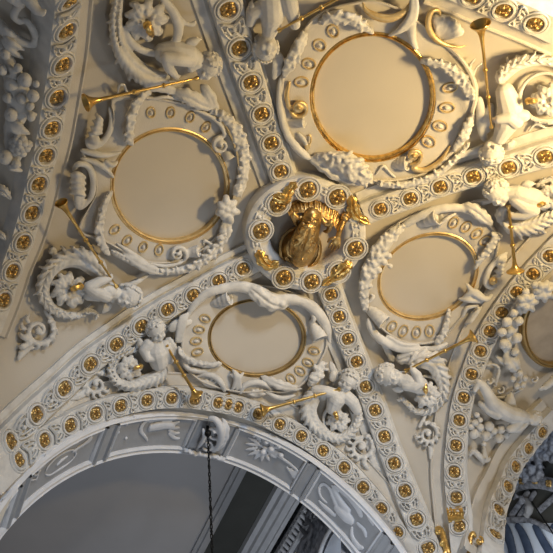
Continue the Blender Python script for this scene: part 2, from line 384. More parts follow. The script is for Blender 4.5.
def head_frame(x, y, h, up, face, lean, surf):
    P, N, T = hit(x, y, h, surf); n = N[0]; v = CAM + (0, 0, Z0) - P[0]; n = n * .35 + v / np.linalg.norm(v) * .65; u = idir(x, y, up, surf); lean = lean * .8; f = n * (1 - lean) + idir(x, y, face, surf) * lean
    f /= np.linalg.norm(f); u = u - f * (u @ f); u /= np.linalg.norm(u); s = np.cross(u, f); return P[0], s, u, f
def head_prims(mb, C, s, u, f, r):
    ax = np.array([s, f, u]); g = lambda a, b, c: C + r * (s * a + f * b + u * c)
    mb.ball(g(0, -.08, .14), (.80 * r, .90 * r, .84 * r), ax, 20, 14)
    mb.ball(g(0, .22, -.34), (.64 * r, .58 * r, .56 * r), ax, 16, 12)
    for q in (-1, 1):
        mb.ball(g(.34 * q, .52, -.36), (.27 * r, .25 * r, .25 * r), ax, 12, 10)          # cheeks
        mb.cap(g(.14 * q, .78, .16), g(.46 * q, .66, .12), .075 * r, .06 * r, 8)            # brow
        mb.ball(g(.28 * q, .71, -.01), (.115 * r, .08 * r, .06 * r), ax, 10, 8)         # eyes
        mb.cap(g(.16 * q, .74, -.09), g(.42 * q, .66, -.09), .035 * r, .03 * r, 8)          # lower lids
        mb.ball(g(.78 * q, .0, -.10), (.09 * r, .17 * r, .24 * r), ax, 10, 8)   # ears
        mb.ball(g(.085 * q, .86, -.22), .075 * r, nu=8, nv=6)
    mb.cap(g(0, .78, .08), g(0, .93, -.17), .06 * r, .11 * r, 10)
    mb.cap(g(-.13, .76, -.38), g(.13, .76, -.38), .05 * r, .05 * r, 8); mb.cap(g(-.09, .74, -.49), g(.09, .74, -.49), .055 * r, .055 * r, 8)
    mb.ball(g(0, .62, -.68), (.20 * r, .18 * r, .16 * r), ax, 10, 8)
def hair(C, s, u, f, r, parent, n=170, seed=1, material=None):
    g = np.random.default_rng(seed); mb = MB(); ax = np.array([s, f, u]); k = 0; i = 0
    mb.ball(C + r * (u * .18 - f * .20), (.83 * r, .82 * r, .83 * r), ax, 16, 10)
    while k < n and i < 2500:
        d = g.normal(size=3); d /= np.linalg.norm(d); i += 1
        if d[1] > .22 - .4 * max(0, -d[2]) and d[2] < .66 or d[2] < -.5: continue
        p = C + r * (u * .14 - f * .08) + (d * np.array([.88, .98, .94])) @ ax * r
        mb.ball(p, r * g.uniform(.08, .135), nu=8, nv=6)
        e = g.normal(size=3); e -= d @ ax * (e @ (d @ ax)); e /= np.linalg.norm(e); mb.ball(p + e * r * .11, r * g.uniform(.06, .09), nu=7, nv=5); k += 1
    return obj('hair', mb, material or M_STUC, parent, voxel=.0085, sm=0)
def hand_prims(mb, x, y, h, ang, size, surf='V', curl=.8, flip=1):
    """palm, four unequal bent fingers and a thumb off the palm's side; ang = image direction of the fingers; size px wrist to fingertip"""
    P, t, b, n, k = frame_at(x, y, surf, ang, h); s = size * k
    b = b * flip; ax = np.array([t, b, n])
    mb.ball(P + t * .25 * s, (.26 * s, .22 * s, .10 * s), ax, 12, 8)
    for j, (o_, ln) in enumerate(((-.19, .46), (-.065, .54), (.065, .50), (.185, .38))):
        p0 = P + t * .36 * s + b * o_ * s; c1 = math.radians(28 * curl); c2 = math.radians(75 * curl); c3 = math.radians(120 * curl)
        p1 = p0 + (t * math.cos(c1) - n * math.sin(c1) + b * o_ * 1.3) * ln * .42 * s; p2 = p1 + (t * math.cos(c2) - n * math.sin(c2)) * ln * .34 * s; p3 = p2 + (t * math.cos(c3) - n * math.sin(c3)) * ln * .24 * s
        r = max(.052 * s, .0085); mb.cap(p0, p1, r * 1.1, r, 8); mb.cap(p1, p2, r, r * .9, 8); mb.cap(p2, p3, r * .9, r * .75, 8)
    q0 = P + t * .12 * s - b * .16 * s; q1 = q0 + (t * .55 - b * .75 - n * .15) * .24 * s; q2 = q1 + (t * .85 - b * .1 - n * .45) * .22 * s
    mb.cap(q0, q1, .08 * s, .066 * s, 8); mb.cap(q1, q2, .066 * s, .05 * s, 8)
def flesh(mb, chains, surf):
    for ch in chains:
        for a, b in zip(ch[:-1], ch[1:]):
            mb.cap(pt(*a[:3], surf), pt(*b[:3], surf), a[3] * mpp(a[0], a[1], surf), b[3] * mpp(b[0], b[1], surf), 12)
def wing(parent, x, y, ang, ln, h=.1, surf='V', curve=25, n=7, label=None, name='wing'):
    mb = MB()
    for i in range(n):
        f = i / (n - 1); a0 = math.radians(ang + curve * (f - .5) * 3.2); l = ln * (1 - .45 * f)
        x1, y1 = x + l * .5 * math.cos(a0), y - l * .5 * math.sin(a0); a1 = a0 - math.radians(curve) * .5; x2, y2 = x1 + l * .5 * math.cos(a1), y1 - l * .5 * math.sin(a1)
        rope(mb, [(x, y, h, ln * .12), (x1, y1, h + .05 - .02 * f, ln * .17), (x2, y2, h * .8, ln * .11)], 12, surf, 8, .4)
    return obj(name, mb, M_STUC, parent, voxel=.014, sm=1, label=label)
def blossom(parent, x, y, r, bud_ang, surf='V', h=.08, seed=0, bx=None):
    """open acanthus flower with gilded bud"""
    g = np.random.default_rng(seed); mb = MB()
    for i in range(9):
        a = i * 2 * PI / 9 + g.uniform(-.15, .15); c, s = math.cos(a), -math.sin(a); q = r * g.uniform(.88, 1.08)
        leaf(mb, [(x + .15 * r * c, y + .15 * r * s, h * .9, r * .14), (x + .55 * q * c, y + .55 * q * s, h + .10, r * .30), (x + .9 * q * c, y + .9 * q * s, h + .06, r * .27), (x + 1.08 * q * math.cos(a + .2), y - 1.08 * q * math.sin(a + .2), h - .02, r * .12)], 16, surf, 3, .35, .6, .5)
    for i in range(6):
        a = i * 2 * PI / 6 + .4; c, s = math.cos(a), -math.sin(a)
        rope(mb, [(x + .12 * r * c, y + .12 * r * s, h + .06, r * .1), (x + .45 * r * c, y + .45 * r * s, h + .14, r * .15)], 7, surf, 8)
    obj('flower', mb, M_STUC, parent, voxel=.011, sm=0)
    mb = MB(); a = math.radians(bud_ang); c, s = math.cos(a), -math.sin(a); bx_, by_ = (x, y) if bx is None else bx
    rope(mb, [(bx_ - .25 * r * c, by_ - .25 * r * s, h + .13, r * .13), (bx_, by_, h + .20, r * .2), (bx_ + .22 * r * c, by_ + .22 * r * s, h + .20, r * .17), (bx_ + .34 * r * c, by_ + .34 * r * s, h + .17, r * .25)], 14, surf, 10, 1, .12, 1.1)
    obj('flower_bud', mb, M_GOLD, parent, label='gilded bud')
def acanthus(mb, main, surf, lob=7, side=1):
    """main scroll stem with leaf lobes curling off its outer edge"""
    rope(mb, main, 60, surf, 30, .7, .22, 0, 4)
    q = spl(main, lob * 3 + 1); c = q[:, :2].mean(0)
    for i in range(1, len(q) - 1):
        x, y, h, r = q[i]; d = q[i + 1, :2] - q[i - 1, :2]; d /= np.linalg.norm(d) + 1e-9; o = np.array([d[1], -d[0]]); o *= 1 if o @ (q[i, :2] - c) > 0 else -1
        big = .92 if i % 3 else 1.2
        Z = lambda a_, b_, hh, w: (x + o[0] * r * a_ + d[0] * r * b_, y + o[1] * r * a_ + d[1] * r * b_, hh, r * w)
        rope(mb, [Z(-.15, -.9, h + .07, .12), Z(.35, -.1, h + .09, .24), Z(.80, .55, h + .05, .27), Z(1.12 * big, .75, h * .7, .20), Z(1.18 * big, 1.15, h * .5, .1)], 12, surf, 8, .8)
        rope(mb, [Z(-.1, -.7, h + .06, .1), Z(-.45, .0, h + .07, .18), Z(-.82, .7, h + .02, .14)], 9, surf, 8, .8)
def leaf_scroll(x, y, r, stem, tail, label, a0=90, sgn=1, surf='V', h=.05, spurs=()):
    mb = MB(); volute(mb, x, y, r, a0, 1.35, sgn, h, surf, .20)
    for i in range(9):
        a = math.radians(a0 + sgn * i * 33); c, s = math.cos(a), -math.sin(a)
        rope(mb, [(x + r * .75 * c, y + r * .75 * s, h + .04, r * .13), (x + r * 1.05 * c, y + r * 1.05 * s, h + .03, r * .14), (x + r * 1.2 * math.cos(a + sgn * .35), y - r * 1.2 * math.sin(a + sgn * .35), h * .4, r * .08)], 8, surf, 8)
    rope(mb, [(*p, h, w) for p, w in stem], 16, surf, 8, .8)
    leaf(mb, [(*p, h, w) for p, w in tail], 18, surf, 4, .3)
    for p0, p1 in spurs: rope(mb, [(*p0, h, r * .16), ((p0[0] + p1[0]) / 2, (p0[1] + p1[1]) / 2, h + .03, r * .2), (*p1, h * .5, r * .1)], 9, surf, 8)
    o = obj('leaf_scroll', mb, M_STUC, voxel=.013, sm=1); return tag(o, label, 'scroll ornament', 'small leaf scrolls below the cherubs')
def cherub(label, head, up, face, lean, chains, hands, main, ring, flower, bud, wings=(), surf='V', seed=1, lob=7, extra=(), leaves=()):
    x, y, h, r = head; th = thing('cherub_figure', pt(x, y, 0, surf), label, 'cherub', 'trumpet-blowing cherubs around the vault')
    C, s, u, f = head_frame(x, y, h, up, face, lean, surf); rm = r * mpp(x, y, surf); mb = MB(); head_prims(mb, C, s, u, f, rm)
    n0 = chains[0][0]; mb.cap(C - u * rm * .55 - f * rm * .1, pt(*n0[:3], surf), rm * .42, rm * .5, 12)
    flesh(mb, chains, surf)
    for hd in hands: hand_prims(mb, *hd[:5], surf, *hd[5:])
    obj('body', mb, M_STUC, th, voxel=.0075, sm=1); hair(C, s, u, f, rm, th, seed=seed)
    for w in wings: wing(th, *w[:5], surf, *w[6:])
    if main:
        mb = MB(); acanthus(mb, main, surf, lob)
        if ring:
            cx, cy, rr, w, a0, a1 = ring
            q = [(cx + rr * math.cos(math.radians(a)), cy - rr * math.sin(math.radians(a)), .07, w * (1 - .5 * i / 15)) for i, a in enumerate(np.linspace(a0, a1, 16))]
            rope(mb, q, 36, surf, 8, 1.2)
        for e in extra: rope(mb, e, 20, surf, 10, .8)
        for e in leaves: leaf(mb, e, 22, surf)
        sc = obj('acanthus_scroll', mb, M_STUC, th, voxel=.012, sm=1)
        if flower: blossom(sc, *flower[:3], bud, surf, seed=seed, bx=flower[3] if len(flower) > 3 else None)
    return th
# ------------------------------------------------------------------ medallion frames
def ellpts(cx, cy, rx, ry, rot, n=96):
    t = np.arange(n) / n * 2 * PI; c, s = math.cos(rot), math.sin(rot); X, Y = rx * np.cos(t), ry * np.sin(t); return cx + c * X - s * Y, cy + s * X + c * Y, t
def medallion(label, el, outline, ovals, hp=.11, surf='V', gold=None, discmat=None, oval_r=(3.6, 4.8), ovgold=True):
    cx, cy, rx, ry, rot = el; c0 = pt(cx, cy, 0, surf); th = thing('medallion_frame', c0, label, 'medallion', None)
    # blank painted field
    X, Y, t = ellpts(*el); G = []
    for f in np.linspace(1.03, .02, 12): P, N, T = hit(cx + (X - cx) * f, cy + (Y - cy) * f, .035, surf); G.append(P)
    mb = MB(); mb.grid(G, False, True); mb.f.append(tuple(mb.n - 96 + i for i in range(96))); obj('painted_field', mb, discmat or M_DISC, th)
    # gilded ring
    P, N, T = hit(X, Y, .10, surf); pr = [(.044, -.09), (.044, -.02), (.030, .004), (.012, .010), (.005, -.012), (-.005, -.014), (-.013, .006), (-.026, .002), (-.034, -.025), (-.034, -.09)]
    mb = MB(); mb.sweep(P, N, pr, closed=True); obj('gilded_ring', mb, gold or M_GOLDL, th, angle=50)
    # raised stucco band between ring and outline
    if outline:
        q = spl(outline, 220, True); ang = np.arctan2(q[:, 1] - cy, q[:, 0] - cx); R_ = np.hypot(q[:, 0] - cx, q[:, 1] - cy); o = np.argsort(ang); ang, R_ = ang[o], R_[o]
        n = 200; A_ = np.linspace(-PI, PI, n, endpoint=False); ro = np.interp(A_, ang, R_, period=2 * PI)
        c, s = np.cos(A_ - rot), np.sin(A_ - rot); ri = 1 / np.sqrt((c / rx) ** 2 + (s / ry) ** 2) * 1.03; ro = np.maximum(ro, ri + 3)
        G = []
        for f, h in ((0, .0), (0, hp - .015), (.04, hp), (.25, hp), (.5, hp + .005), (.75, hp), (.90, hp - .005), (.905, hp + .03), (.96, hp + .035), (1, hp + .02), (1, hp * .5), (1.02, 0)):
            rr = ri + (ro - ri) * f; P, N, T = hit(cx + rr * np.cos(A_), cy + rr * np.sin(A_), h, surf); G.append(P)
        mb = MB(); mb.grid(G, False, True); obj('stucco_band', mb, M_BAND, th, angle=38)
    for i, (x, y) in enumerate(ovals):
        a = math.degrees(math.atan2(-(y - cy), x - cx)); P, t, b, nn, k = frame_at(x, y, surf, a, hp + .004)
        an = np.arange(20) / 20 * 2 * PI; ra, rb = oval_r[1] * k * 1.15, oval_r[0] * k * 1.15
        K = np.array([P + t * ra * math.cos(z) + b * rb * math.sin(z) for z in an]); mb = MB()
        mb.sweep(K, np.tile(nn, (20, 1)), [(.0125 * math.cos(z), .022 * math.sin(z)) for z in np.arange(6) / 6 * 2 * PI], closed=True, ring=True)
        ov = obj('oval_boss', mb, M_GOLDL if ovgold else M_STUC, th, label='gilt edged oval')
        mb = MB(); mb.ball(P, (ra * .5, rb * .45, .035), np.array([t, b, nn]), 10, 6); obj('bead', mb, M_STUC, ov)
    return th
def ornament(th, name, fn, voxel=.014, material=None, sm=1, label=None):
    mb = MB(); fn(mb); return obj(name, mb, material or M_STUC, th, voxel=voxel, sm=sm, label=label)
def scales(mb, pts, n, surf='V', seed=0, size=.42, flat=.6):
    """rope thickly covered with overlapping leaf scales"""
    rope(mb, pts, 40, surf, 10, flat)
    g = np.random.default_rng(seed); q = spl([tuple(p) for p in pts], n * 2)
    for i in range(1, len(q) - 1):
        x, y, h, r = q[i]; d = q[i + 1, :2] - q[i - 1, :2]; d /= np.linalg.norm(d) + 1e-9; o = np.array([d[1], -d[0]])
        for sg in (-1, 0, 1) if i % 2 else (-.5, .5):
            c0 = np.array([x, y]) + o * r * sg * .55; c1 = c0 + d * r * .55 + o * r * sg * .45
            c1 = c1 + g.normal(0, .28 * r, 2); j_ = g.uniform(.65, 1.2); rope(mb, [(*c0, h + r * .010 * flat, r * size * .5 * j_), (*((c0 + c1) / 2 + g.normal(0, .1 * r, 2)), h + .02 + g.uniform(-.01, .03) + r * .009 * flat * (1 - .5 * abs(sg)), r * size * .9 * j_), (*c1, h - .01, r * size * .35)], 7, surf, 7)
def curl_strip(mb, x, y, ang, r, ln, h=.16, surf='V'):
    """rolled strapwork end: a ridged, hollow scroll leaning out of the band"""
    P, t, b, n, k = frame_at(x, y, surf, ang, h); ax = t * .86 + n * .5; l = ln * k * .62; R_ = r * k
    q = [(-l, .001), (-l, R_ * .55)]
    for f in np.linspace(0, 1, 13): q.append((-l + 2 * l * f, R_ * (.66 + .34 * f) * (1 + .05 * math.cos(f * PI * 8))))
    q += [(l * 1.06, R_ * 1.0), (l * 1.04, R_ * .84), (l * .55, R_ * .74), (l * .5, R_ * .46), (l * .92, R_ * .40), (l * .95, R_ * .2), (l * .8, .001)]
    c0 = P - n * .03; mb.lathe(c0, c0 + ax, q, 22)
# ================================================================== RIBS AND ARCH BANDS
def A(s): return [tuple(float(v) for v in p.split(',')) for p in s.split()]
RIB = [(-.27, -.02), (-.27, .05), (-.20, .055), (-.185, .03), (-.165, .03), (-.16, .115), (-.14, .13), (.14, .13), (.16, .115), (.165, .03), (.185, .03), (.20, .055), (.27, .05), (.27, -.02)]
RIBD = [(-.30, -.02), (-.30, .035), (-.20, .045), (-.165, .02), (-.16, .115), (-.145, .13), (.145, .13), (.16, .115), (.165, .04), (.20, .04), (.205, -.02)]
K = dict(w=.14, hr=.13)
RG = 'diagonal ribs of the central vault'
strip('vault_rib', A("228,8.6 239.4,47.4 251,81.8 261.4,113.4 271,142.6 280.7,170.8"), RIBD, surf='V', ext0=A("205,-72 217,-31"), ext1=A("286,187"),
      label='white diagonal rib with gilded rosettes between the dark left bay and the bright top bay', cat='vault rib', group=RG, **K)
strip('vault_rib', A("331,294.4 339,316.4 347.7,338.7 356.6,361.4 365.7,386.4 375,410 384.3,436.5 394.3,463.3 405,491 416.6,519.7 428.3,548.5"), RIBD, surf='V', ext0=A("326,281"), ext1=A("438,573"),
      label='white diagonal rib with rosettes running down from the gilded boss to the bottom edge', cat='vault rib', group=RG, **K)
strip('vault_rib', A("380.2,208.5 410,198.2 440,186.5 473.3,176.3 508.7,167.3 545,156.3"), RIBD, surf='V', ext0=A("364,215"), ext1=A("584,146 620,135"), sgn=-1,
      label='cream diagonal rib with bright gold rosettes running right from the boss under the top bay', cat='vault rib', group=RG, **K)
strip('vault_rib', A("242.9,268.3 218.5,280.7 193,295 167.3,309.2 141.2,326 116.1,344.2 90,363.8 63.9,388.4 36,414.5 9.6,442"), RIB, surf='V', ext0=A("256,262"), ext1=A("-14,470"),
      label='white diagonal rib with rosettes descending from the boss to the lower left corner', cat='vault rib', group=RG, **K)
ARC = [(-.145, -.10), (-.145, .10), (-.135, .135), (.14, .135), (.155, .04), (.17, -.02)]
FIL = [(.16, -.02), (.16, .045), (.31, .05), (.32, .075), (.335, .075), (.345, .0), (.345, -.02)]
AG = 'rosette bands on the arches of the central vault'
K2 = dict(w=.135, hr=.135, fillet=FIL)
strip('arch_band', A("17.9,460.6 43.6,440.7 69.8,425.5 95.2,413.5 120.3,405.6 146.7,400.1 171.5,398 195,399 218.5,402.6 228,404.4 237.5,406.8 258,413.5 279.6,424.2 301.3,435.8 322.9,450.6 344.2,467.5 363,487.4 381,509 397,533"), ARC, surf='V', ext0=A("-5,483"), ext1=A("411,560"), sgn=1,
      label='white arch band with rosettes curving over the coffered soffit at the bottom', cat='arch band', group=AG, rs=.082, **K2)
strip('arch_band', A("69,-2 65.3,29.2 61.8,63.6 56.3,96.2 50.9,127.8 45.4,155.3 37.8,183.5 31,212.6 22.3,241.8 11.3,271 2.7,300"), ARC, surf='V', ext0=A("72,-36"), ext1=A("-8,330"), sgn=1,
      label='shaded arch band with dark gold rosettes along the left side beside the fruit garland', cat='arch band', group=AG, rs=.082, **K2)
strip('arch_band', A("550,255.6 533,273.5 517,291.7 502,312.3 490,331 480.5,350.8 471.6,374 463.7,397.4 459.2,420 456,445.5 454.4,472 456.5,497.7 459.5,527"), ARC, surf='V', ext0=A("568,238"), ext1=A("463,556"), sgn=-1,
      label='white arch band with rosettes on the right, between the oval medallion and the garlanded roundel', cat='arch band', group=AG, rs=.082, **K2)
strip('arch_band', A("473,-4 504,9.6 535.5,23"), ARC, surf='V', ext0=A("442,-17"), ext1=A("567,38"), sgn=-1,
      label='cream arch band with bright rosettes crossing the top right corner', cat='arch band', group=AG, rs=.082, **K2)
strip('arch_band', A("541.7,431.7 528,448 515,466 507.3,486 498,510 494.6,535"), ARC, surf='R', ext0=A("557,416"), ext1=A("492,560"), sgn=-1,
      label='white arch band with rosettes at the lower right edge before the dark opening', cat='arch band', rs=.080, **K2)
# ================================================================== CENTRAL BOSS
th = thing('boss_ring', pt(306, 235), 'thick white ring with eight gilded rosettes at the crown of the vault', 'ceiling ring')
X, Y, t = ellpts(306, 235, 50.5, 47, 0, 80); P, N, T = hit(X, Y, .24)
mb = MB(); mb.sweep(P, N, [(-.19, -.26), (-.20, -.10), (-.17, -.03), (-.12, .0), (.0, .015), (.10, .0), (.13, -.03), (.135, -.27)], closed=True)
ro = A("307.7,189.5 337.5,197 355.4,248.6 338.5,272 311.6,281.4 283.8,277.4 261,230.7 278,204")
for i in range(8):
    a = math.atan2(ro[i][1] - 235, ro[i][0] - 306); b_ = math.atan2(ro[(i + 1) % 8][1] - 235, ro[(i + 1) % 8][0] - 306)
    p, tt, b, nn, k = frame_at(*ro[i], 'V', 0, .26); an = np.arange(20) / 20 * 2 * PI
    for R_, r_ in ((.13, .018), (.165, .013)):
        KK = np.array([p + tt * R_ * math.cos(z) + b * R_ * math.sin(z) for z in an]); mb.sweep(KK, np.tile(nn, (20, 1)), [(r_ * math.cos(z), r_ * 1.3 * math.sin(z)) for z in np.arange(6) / 6 * 2 * PI], closed=True, ring=True)
for a in np.arange(0, 360, 11.25):
    c, s = math.cos(math.radians(a)), math.sin(math.radians(a)); x, y = 306 + 50.5 * c, 235 - 47 * s
    if min(math.hypot(x - q[0], y - q[1]) for q in ro) < 9: continue
    for d in (-3.4, 3.4): rope(mb, [(x + d * c - 4 * s, y - d * s - 4 * c, .25, .9), (x + d * c, y - d * s, .262, 1.2), (x + d * c + 4 * s, y - d * s + 4 * c, .25, .9)], 8, 'V', 6)
    mb.ball(pt(x, y, .255), .03, nu=8, nv=6)
obj('ring', mb, M_STUC, th, angle=40)
for x, y in ro:
    p, tt, b, nn, k = frame_at(x, y, 'V', 20, .25); place(ROS, 'rosette', th, p, tt, b, nn, .115)
for pts_ in (A("258,250 262,259 270,266 279,262"), A("352,262 345,268 334,277 322,286"), A("351,195 353,207 357,216 370,224"), A("272,196 284,199 290,190 296,183")):
    mb = MB(); leaf(mb, [(x, y, .27 + .03 * (i % 2), w) for i, ((x, y), w) in enumerate(zip(pts_, (4, 6.5, 5.5, 3)))], 20, lobes=4, amp=.3)
    obj('wrapping_leaf', mb, M_GOLD, th, label='gilded leaf wrapped over the ring')
mb = MB(); X, Y, t = ellpts(306, 235, 41, 38, 0, 64); G = [hit(306 + (X - 306) * f, 235 + (Y - 235) * f, .02)[0] for f in np.linspace(1, .03, 8)]
mb.grid(G, False, True); mb.f.append(tuple(mb.n - 64 + i for i in range(64))); obj('inner_field', mb, M_DISC, th)
# gilded cartouche hanging in the ring
th = thing('gilded_boss', pt(305, 232, .1), 'gilded carved boss with fluted canopy, mask and shield inside the white ring', 'ceiling boss')
mb = MB(); X, Y, t = ellpts(300, 249, 22, 23.5, 0, 48)
G = [hit(300 + (X - 300) * f, 249 + (Y - 249) * f, h)[0] for f, h in ((1, .0), (1, .12), (.96, .16), (.86, .17), (.80, .13), (.66, .12), (.62, .15), (.5, .16), (.02, .17))]
mb.grid(G, False, True); obj('backing_disc', mb, M_BRONZE, th, angle=50)
mb = MB(); rope(mb, [(313, 208, .28, 9), (311, 220, .33, 11), (307, 233, .36, 12.5), (303, 247, .34, 14.5), (301, 258, .28, 11), (300, 264, .22, 7)], 30, 'V', 24, .8)
g = np.random.default_rng(3)
for i in range(52):
    f = i / 52; y = 222 + 38 * f; x = 309 - 8 * f + (6 + 3 * f) * math.sin(i * 2.4); r = g.uniform(.9, 1.8)
    a = i * 1.7; rope(mb, [(x - 2 * math.cos(a), y - 2 * math.sin(a), .55 - .06 * abs(math.sin(i * 2.4)) - .1 * f, r * .5), (x, y, .585 - .08 * abs(math.sin(i * 2.4)) - .1 * f, r), (x + 2 * math.cos(a + 1), y + 2 * math.sin(a + 1), .45 - .08 * abs(math.sin(i * 2.4)) - .1 * f, r * .5)], 7, 'V', 7)
leaf(mb, [(311, 222, .52, 4), (307, 234, .545, 8), (303, 246, .53, 9), (300, 258, .44, 6), (299, 266, .34, 3)], 34, lobes=7, amp=.35, hump=.3, vein=.4)
for sg in (-1, 1):
    for x_, y_, r_ in ((307 + sg * 8, 231, 3.2), (304 + sg * 10, 243, 3.6), (301 + sg * 9, 255, 3.4)): volute(mb, x_, y_, r_, 90, 1.2, sg, .44 - .004 * abs(y_ - 240), 'V', .34)
obj('shield', mb, M_BRONZE, th, voxel=.009, sm=0)
mb = MB()   # mask: brow, eyes, nose, ears, upside down under the canopy
C, s_, u, f = head_frame(311, 217, .42, 82, -90, .1, 'V'); head_prims(mb, C, s_, u, f, .125)
for sg in (-1, 1): rope(mb, [(312 + sg * 8, 216, .34, 2), (312 + sg * 14, 221 + sg * 3, .36, 3), (312 + sg * 19, 218 + sg * 4, .36, 3.4), (312 + sg * 16, 227 + sg * 4, .34, 2.4), (312 + sg * 11, 231, .3, 1.4)], 16, 'V', 9)
obj('mask', mb, M_BRONZE, th, voxel=.011, sm=1)
mb = MB()   # fluted canopy
a0 = A("287,209 294,202 304,198 318,197 331,200 341,207 345,214"); a1 = A("289,216 298,213 306,213 318,215 328,220 335,227 337,232")
p0, p1 = spl(a0, 121), spl(a1, 121); G = []
for i in range(121):
    fl = .5 + .5 * math.cos(i * PI / 4); row = []
    for v in np.linspace(0, 1, 9): q = p0[i] * (1 - v) + p1[i] * v; row.append(hit(*q, .16 + .20 * v + .022 * fl * math.sin(PI * min(v + .2, 1)))[0][0])
    for v in np.linspace(1, 0, 5): q = p0[i] * (1 - v) + p1[i] * v; row.append(hit(*q, .10 + .16 * v)[0][0])
    G.append(row)
mb.grid(G, False, True); obj('canopy', mb, M_BRONZE, th, angle=60)
mb = MB(); rope(mb, [(285, 211, .17, 1.2), (294, 203, .18, 1.5), (306, 198, .18, 1.5), (320, 197, .18, 1.5), (333, 201, .18, 1.5), (343, 208, .18, 1.4), (347, 216, .17, 1.2)], 40, 'V', 9, 1, .1, 2.2, 2); obj('canopy_rim', mb, M_BRONZE, th)
mb = MB(); flesh(mb, [[(346, 214, .2, 3.4), (343, 222, .30, 3.2), (340, 230, .36, 2.8), (338, 236, .39, 2.4)]], 'V'); rope(mb, [(349, 210, .2, 4), (346, 216, .27, 5), (343, 221, .3, 4)], 14, 'V', 10, .9, .2, 1.4)
hand_prims(mb, 338, 236, .40, -106, 21, 'V', .35, 1); obj('hand', mb, M_BRONZE, th, voxel=.0065, sm=1, label='gilded hand with spread fingers')
# ================================================================== MEDALLIONS
ml = medallion('round medallion framed by scrolls and shells in the left bay, beige field blank', (170, 186, 58, 56.5, 0),
    A("112,99 135,95 160,98 185,103 206,112 221,124 231,139 237,158 238,178 233,198 226,222 211,243 190,258 165,264 140,261 119,250 104,242 92,238 79,234 80,222 88,208 95,195 96,180 91,166 82,154 88,147 103,143 111,131 113,115"),
    A("150.8,112.4 170.5,112.4 190,117 206,127 114.6,229.6 127,240.4 143,247 159,250"))
mt = medallion('large round medallion with gilded ring in the bright top bay', (372.5, 97, 60.5, 63, 0),
    A("300,34 289,52 282,75 281,98 284,120 291,140 306,158 325,170 350,179 376,182 402,181 427,174 447,160 463,140 473,116 478,95 474,76 462,58 446,44 430,30 412,16 395,6 372,0 350,3 330,8 313,18"),
    A("301.5,82 308.7,63.7 319.6,45 333,31 450,87.6 447,107.6 440,126 428.6,141.6"), gold=M_GOLD, oval_r=(4.4, 6.2))
mo = medallion('small oval medallion in the bottom bay above the arch', (257, 338, 47.5, 38, 0),
    A("197,299 216,290 243,285 270,286 298,294 316,307 326,324 328,345 321,362 311,376 299,388 283,393 265,392 243,393 220,389 199,381 185,368 181,350 183,330 188,313"),
    A("205,318.5 199,329.5 196,341 197.4,352 314,351 308,362.5 300,371 291,379"), gold=mat('tarnished_gilding', (.42, .30, .13), .45, .6, 0, .2, 10, (.28, .19, .08)), oval_r=(3.2, 5.0))
mr = medallion('tilted oval medallion in the right bay beside the rosette arch band', (428, 276.5, 51, 40.5, -.45),
    A("367,277 372,252 384,233 404,219 430,209 455,207 476,213 491,224 499,238 497,254 489,268 482,285 473,302 458,322 441,340 420,345 401,342 386,333 372,318 366,298"),
    A("392,326.6 403.3,331 416.4,332.4 429.6,331 453.7,222.7 466,227 476.8,233.6 485.4,241"), oval_r=(3.6, 5.2))
# ---- left medallion ornament
ornament(ml, 'scale_garland', lambda m: (scales(m, [(206, 108, .12, 3), (224, 116, .15, 5), (236, 130, .17, 6), (243, 148, .17, 6), (244, 168, .16, 5.5), (241, 186, .16, 5), (236, 196, .16, 5)], 12, seed=1, flat=.9)))
ornament(ml, 'scale_garland', lambda m: (scales(m, [(228, 222, .15, 5), (224, 237, .15, 5.5), (213, 252, .15, 5.5), (196, 265, .14, 5), (175, 271, .13, 4), (150, 269, .12, 3.4), (126, 259, .12, 3.4), (110, 250, .12, 3)], 16, seed=2)))
def fl(m):   # flower knot on the right
    for a, l in ((150, 10), (95, 12), (40, 11), (-15, 12), (-70, 13), (-120, 9), (200, 11)):
        c, s = math.cos(math.radians(a)), -math.sin(math.radians(a)); rope(m, [(227, 209, .18, 2.5), (227 + l * .55 * c, 209 + l * .6 * s, .25, 4.2), (227 + l * c, 209 + l * 1.15 * s, .16, 3)], 12, 'V', 9)
    m.ball(pt(227, 209, .26), .05); leaf(m, [(238, 196, .18, 3), (241, 186, .19, 6), (243, 176, .16, 3)], 14); leaf(m, [(225, 220, .2, 3), (226, 231, .2, 7), (222, 243, .15, 3)], 16)
ornament(ml, 'blossom_knot', fl)
ornament(ml, 'volute', lambda m: (volute(m, 221, 145, 9, 60, 1.5, 1, .15), rope(m, [(226, 137, .17, 2), (220, 124, .18, 2.6), (208, 115, .16, 2.2), (190, 108, .13, 1.6)], 20), curl_strip(m, 228, 155, -65, 6, 10, .14)))
ornament(ml, 'volute', lambda m: (volute(m, 178, 254, 9, -60, 1.4, 1, .14), rope(m, [(183, 262, .15, 2), (165, 266, .14, 2), (145, 262, .12, 1.6)], 14), curl_strip(m, 192, 253, 20, 6.5, 13, .15)))
ornament(ml, 'shell_niche', lambda m: (rope(m, [(86, 138, .10, 2), (90, 147, .14, 3), (101, 143, .14, 3.2), (109, 132, .13, 3), (111, 119, .11, 2.2), (109, 106, .1, 1.6)], 22), [rope(m, [(88 + 2.2 * i, 133 - 6.5 * i, .1, 1.5), (95 + 1.5 * i, 133 - 5 * i, .2, 2.5), (103, 133 - 4 * i, .13, 1.4)], 12, 'V', 9) for i in range(4)], m.ball(pt(94, 139, .14), .06)))
